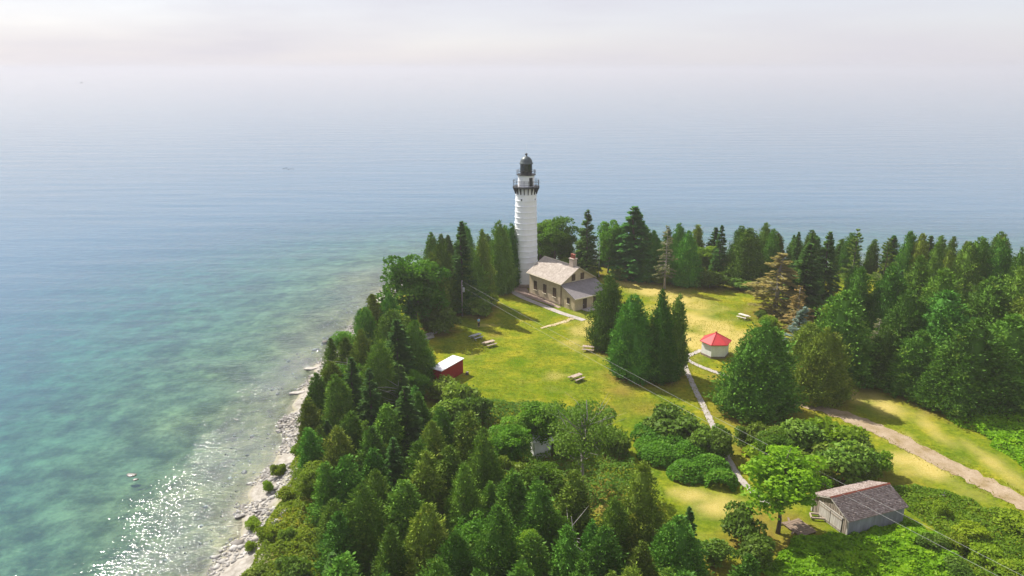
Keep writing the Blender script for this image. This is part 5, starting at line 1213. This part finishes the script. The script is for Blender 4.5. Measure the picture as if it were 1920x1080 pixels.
power_pole(40.6, 43.6, 6.9, 'wooden utility pole outside the lower thicket')
zl, zr = GZ + 6.55, GZ + 6.9
for dz, lab in ((0.0, 'upper pale power cable strung across the lawn'), (-1.05, 'lower pale power cable strung across the lawn')):
    a, b = np.array([-8.95, 129.15, zl + dz]), np.array([40.6, 43.6, zr + dz]); n = 24
    pts = [a + (b - a) * k / n - np.array([0, 0, 0.45 * 4 * (k / n) * (1 - k / n)]) for k in range(n + 1)]
    tag(MB().tube(pts, 0.011, 5).build('power_cable', M['wire']), lab, 'cable')
fp = empty('flagpole', (18.8, 156.2, GZ)); tag(fp, 'bare white flagpole standing behind the keeper house', 'flagpole')
MB().tube([(0, 0, -0.2), (0, 0, 7.6)], [0.085, 0.05], 10).build('pole', M['flagpole'], fp); MB().lathe([(0.02, 7.58), (0.09, 7.66), (0.09, 7.72), (0.02, 7.8)], 10).build('finial', M['galv'], fp); MB().lathe([(0.3, -0.1), (0.3, 0.08), (0.1, 0.1)], 14).build('base', M['concrete'], fp)

# ------------------------------------------------------------------ woodpile, crate, sign post with box, person
wp = np.random.default_rng(4)
for k in range(11):
    a = wp.uniform(-0.4, 0.4); x, y = -14.0 + wp.uniform(-0.9, 0.9), 117.0 + wp.uniform(-2.2, 2.2)
    o = MB().tube([(-wp.uniform(.7, 1.1), 0, 0), (0, wp.normal(0, .05), 0.03), (wp.uniform(.7, 1.1), 0, 0)], [0.14, 0.15, 0.11], 8).build('log', M['dead_wood']); o.location = (x, y, ground_z(x, y) + 0.15 + (0.26 if k > 6 else 0)); o.rotation_euler = (0, 0, a + 0.9)
    tag(o, 'grey driftwood log heaped in the shade of the shoreline grove', 'log', 'driftwood logs in the heap')
cr = empty('slatted_crate', (-12.1, 121.0, GZ), 0.5); tag(cr, 'grey slatted wooden crate in deep shade behind the log heap', 'crate')
for k in range(6):
    for y in (-0.45, 0.45): MB().box((0, y, 0.12 + k * 0.22), (1.3, 0.04, 0.18)).build('slat', M['table_grey'], cr)
    for x in (-0.65, 0.65): MB().box((x, 0, 0.12 + k * 0.22), (0.04, 0.86, 0.18)).build('slat', M['table_grey'], cr)
for x in (-0.6, 0.6):
    for y in (-0.4, 0.4): MB().box((x, y, 0.68), (0.08, 0.08, 1.36)).build('corner_post', M['table_grey'], cr)
MB().box((0, 0, 1.38), (1.36, 0.96, 0.05)).build('lid', M['table_grey'], cr)

def person():
    root = empty('person', (-5.8, 123.0, ground_z(-5.8, 123.0)), 0.6); tag(root, 'person in light blue shirt and dark trousers standing at the shade edge', 'person')
    def skin(name, verts, edges, radii, mat, sub=2):
        me = bpy.data.meshes.new(name); me.from_pydata(verts, edges, []); o = link(name, me, root, mat); md = o.modifiers.new('skin', 'SKIN'); md.use_smooth_shade = True
        for v, r_ in zip(me.skin_vertices[0].data, radii): v.radius = r_ if hasattr(r_, '__len__') else (r_, r_)
        me.skin_vertices[0].data[0].use_root = True; o.modifiers.new('sub', 'SUBSURF').levels = 1; o.modifiers['sub'].render_levels = sub; return o
    v = [(0, 0, 0.95), (0, 0, 1.15), (0, 0, 1.38), (0, 0, 1.50), (0, -0.01, 1.62), (0, -0.02, 1.74), (-0.19, 0, 1.41), (-0.25, 0.02, 1.15), (-0.24, -0.10, 0.92), (0.19, 0, 1.41), (0.25, 0.02, 1.15), (0.24, -0.10, 0.92), (-0.09, 0, 0.88), (-0.10, -0.02, 0.48), (-0.11, 0.02, 0.08), (-0.11, -0.14, 0.04), (0.09, 0, 0.88), (0.11, 0.0, 0.48), (0.13, 0.04, 0.08), (0.13, -0.12, 0.04)]
    e = [(0, 1), (1, 2), (2, 3), (3, 4), (4, 5), (2, 6), (6, 7), (7, 8), (2, 9), (9, 10), (10, 11), (0, 12), (12, 13), (13, 14), (14, 15), (0, 16), (16, 17), (17, 18), (18, 19)]
    r_ = [(.15, .11), (.14, .105), (.155, .10), .055, .092, .075, .065, .05, .035, .065, .05, .035, .085, .062, .045, .035, .085, .062, .045, .035]
    skin('body', v, e, r_, M['skin'])
    skin('shirt', [(0, 0, 0.98), (0, 0, 1.15), (0, 0, 1.38), (0, 0, 1.46), (-0.19, 0, 1.41), (-0.24, 0.02, 1.2), (0.19, 0, 1.41), (0.24, 0.02, 1.2)], [(0, 1), (1, 2), (2, 3), (2, 4), (4, 5), (2, 6), (6, 7)], [(.18, .14), (.175, .135), (.18, .125), .075, .085, .072, .085, .072], M['shirt'])
    skin('trousers', [(0, 0, 0.96), (-0.09, 0, 0.86), (-0.10, -0.02, 0.48), (-0.11, 0.02, 0.12), (0.09, 0, 0.86), (0.11, 0, 0.48), (0.13, 0.04, 0.12)], [(0, 1), (1, 2), (2, 3), (0, 4), (4, 5), (5, 6)], [(.17, .13), .105, .082, .07, .105, .082, .07], M['trousers'])
    skin('hair', [(0, 0.02, 1.70), (0, 0.01, 1.80)], [(0, 1)], [.105, .075], M['hair'])
person()

# ------------------------------------------------------------------ on the lake: boats far off and a raft of ducks
def boat(x, y, L_, rz, label):
    b = empty('motor_boat', (x, y, 0.0), rz); tag(b, label, 'boat'); w = L_ * 0.16
    lo = [(-L_ / 2, -w * .8, -0.3), (L_ * .2, -w * .8, -0.3), (L_ * .42, 0, -0.3), (L_ * .2, w * .8, -0.3), (-L_ / 2, w * .8, -0.3)]; hi = [(-L_ / 2, -w, 1.1), (L_ * .22, -w, 1.25), (L_ / 2, 0, 1.6), (L_ * .22, w, 1.25), (-L_ / 2, w, 1.1)]
    MB().add(lo + hi, [(4, 3, 2, 1, 0), (5, 6, 7, 8, 9)] + [(k, (k + 1) % 5, 5 + (k + 1) % 5, 5 + k) for k in range(5)]).build('hull', M['hull'], b)
    MB().box((0.0, 0, 1.9), (L_ * .32, w * 1.3, 1.5)).build('cabin', M['hull'], b); MB().box((0.0, 0, 2.7), (L_ * .4, w * 1.5, 0.12)).build('cabin_roof', M['hull'], b)
boat(-1409, 2535, 11, 0.0, 'small dark boat far out on the hazy lake')
boat(-458, 3400, 9, 0.3, 'tiny faint boat nearly lost in the haze')
for k, (x, y) in enumerate(((-107.5, 353.1), (-106.8, 355.1), (-104.1, 349.3), (-104.0, 353.1), (-102.4, 351.2))):
    d = empty('duck', (x, y, 0.0), 0.4 * k); d.scale = (0.7, 0.7, 0.7); tag(d, 'small dark duck floating in a raft far out on the lake', 'duck', 'ducks floating in a raft')
    MB().tube([(-0.42, 0, 0.16), (-0.3, 0, 0.12), (0, 0, 0.10), (0.26, 0, 0.12), (0.36, 0, 0.30), (0.42, 0, 0.42), (0.56, 0, 0.40)], [0.02, 0.12, 0.19, 0.14, 0.075, 0.085, 0.02], 8).build('body', M['bird'], d, True)
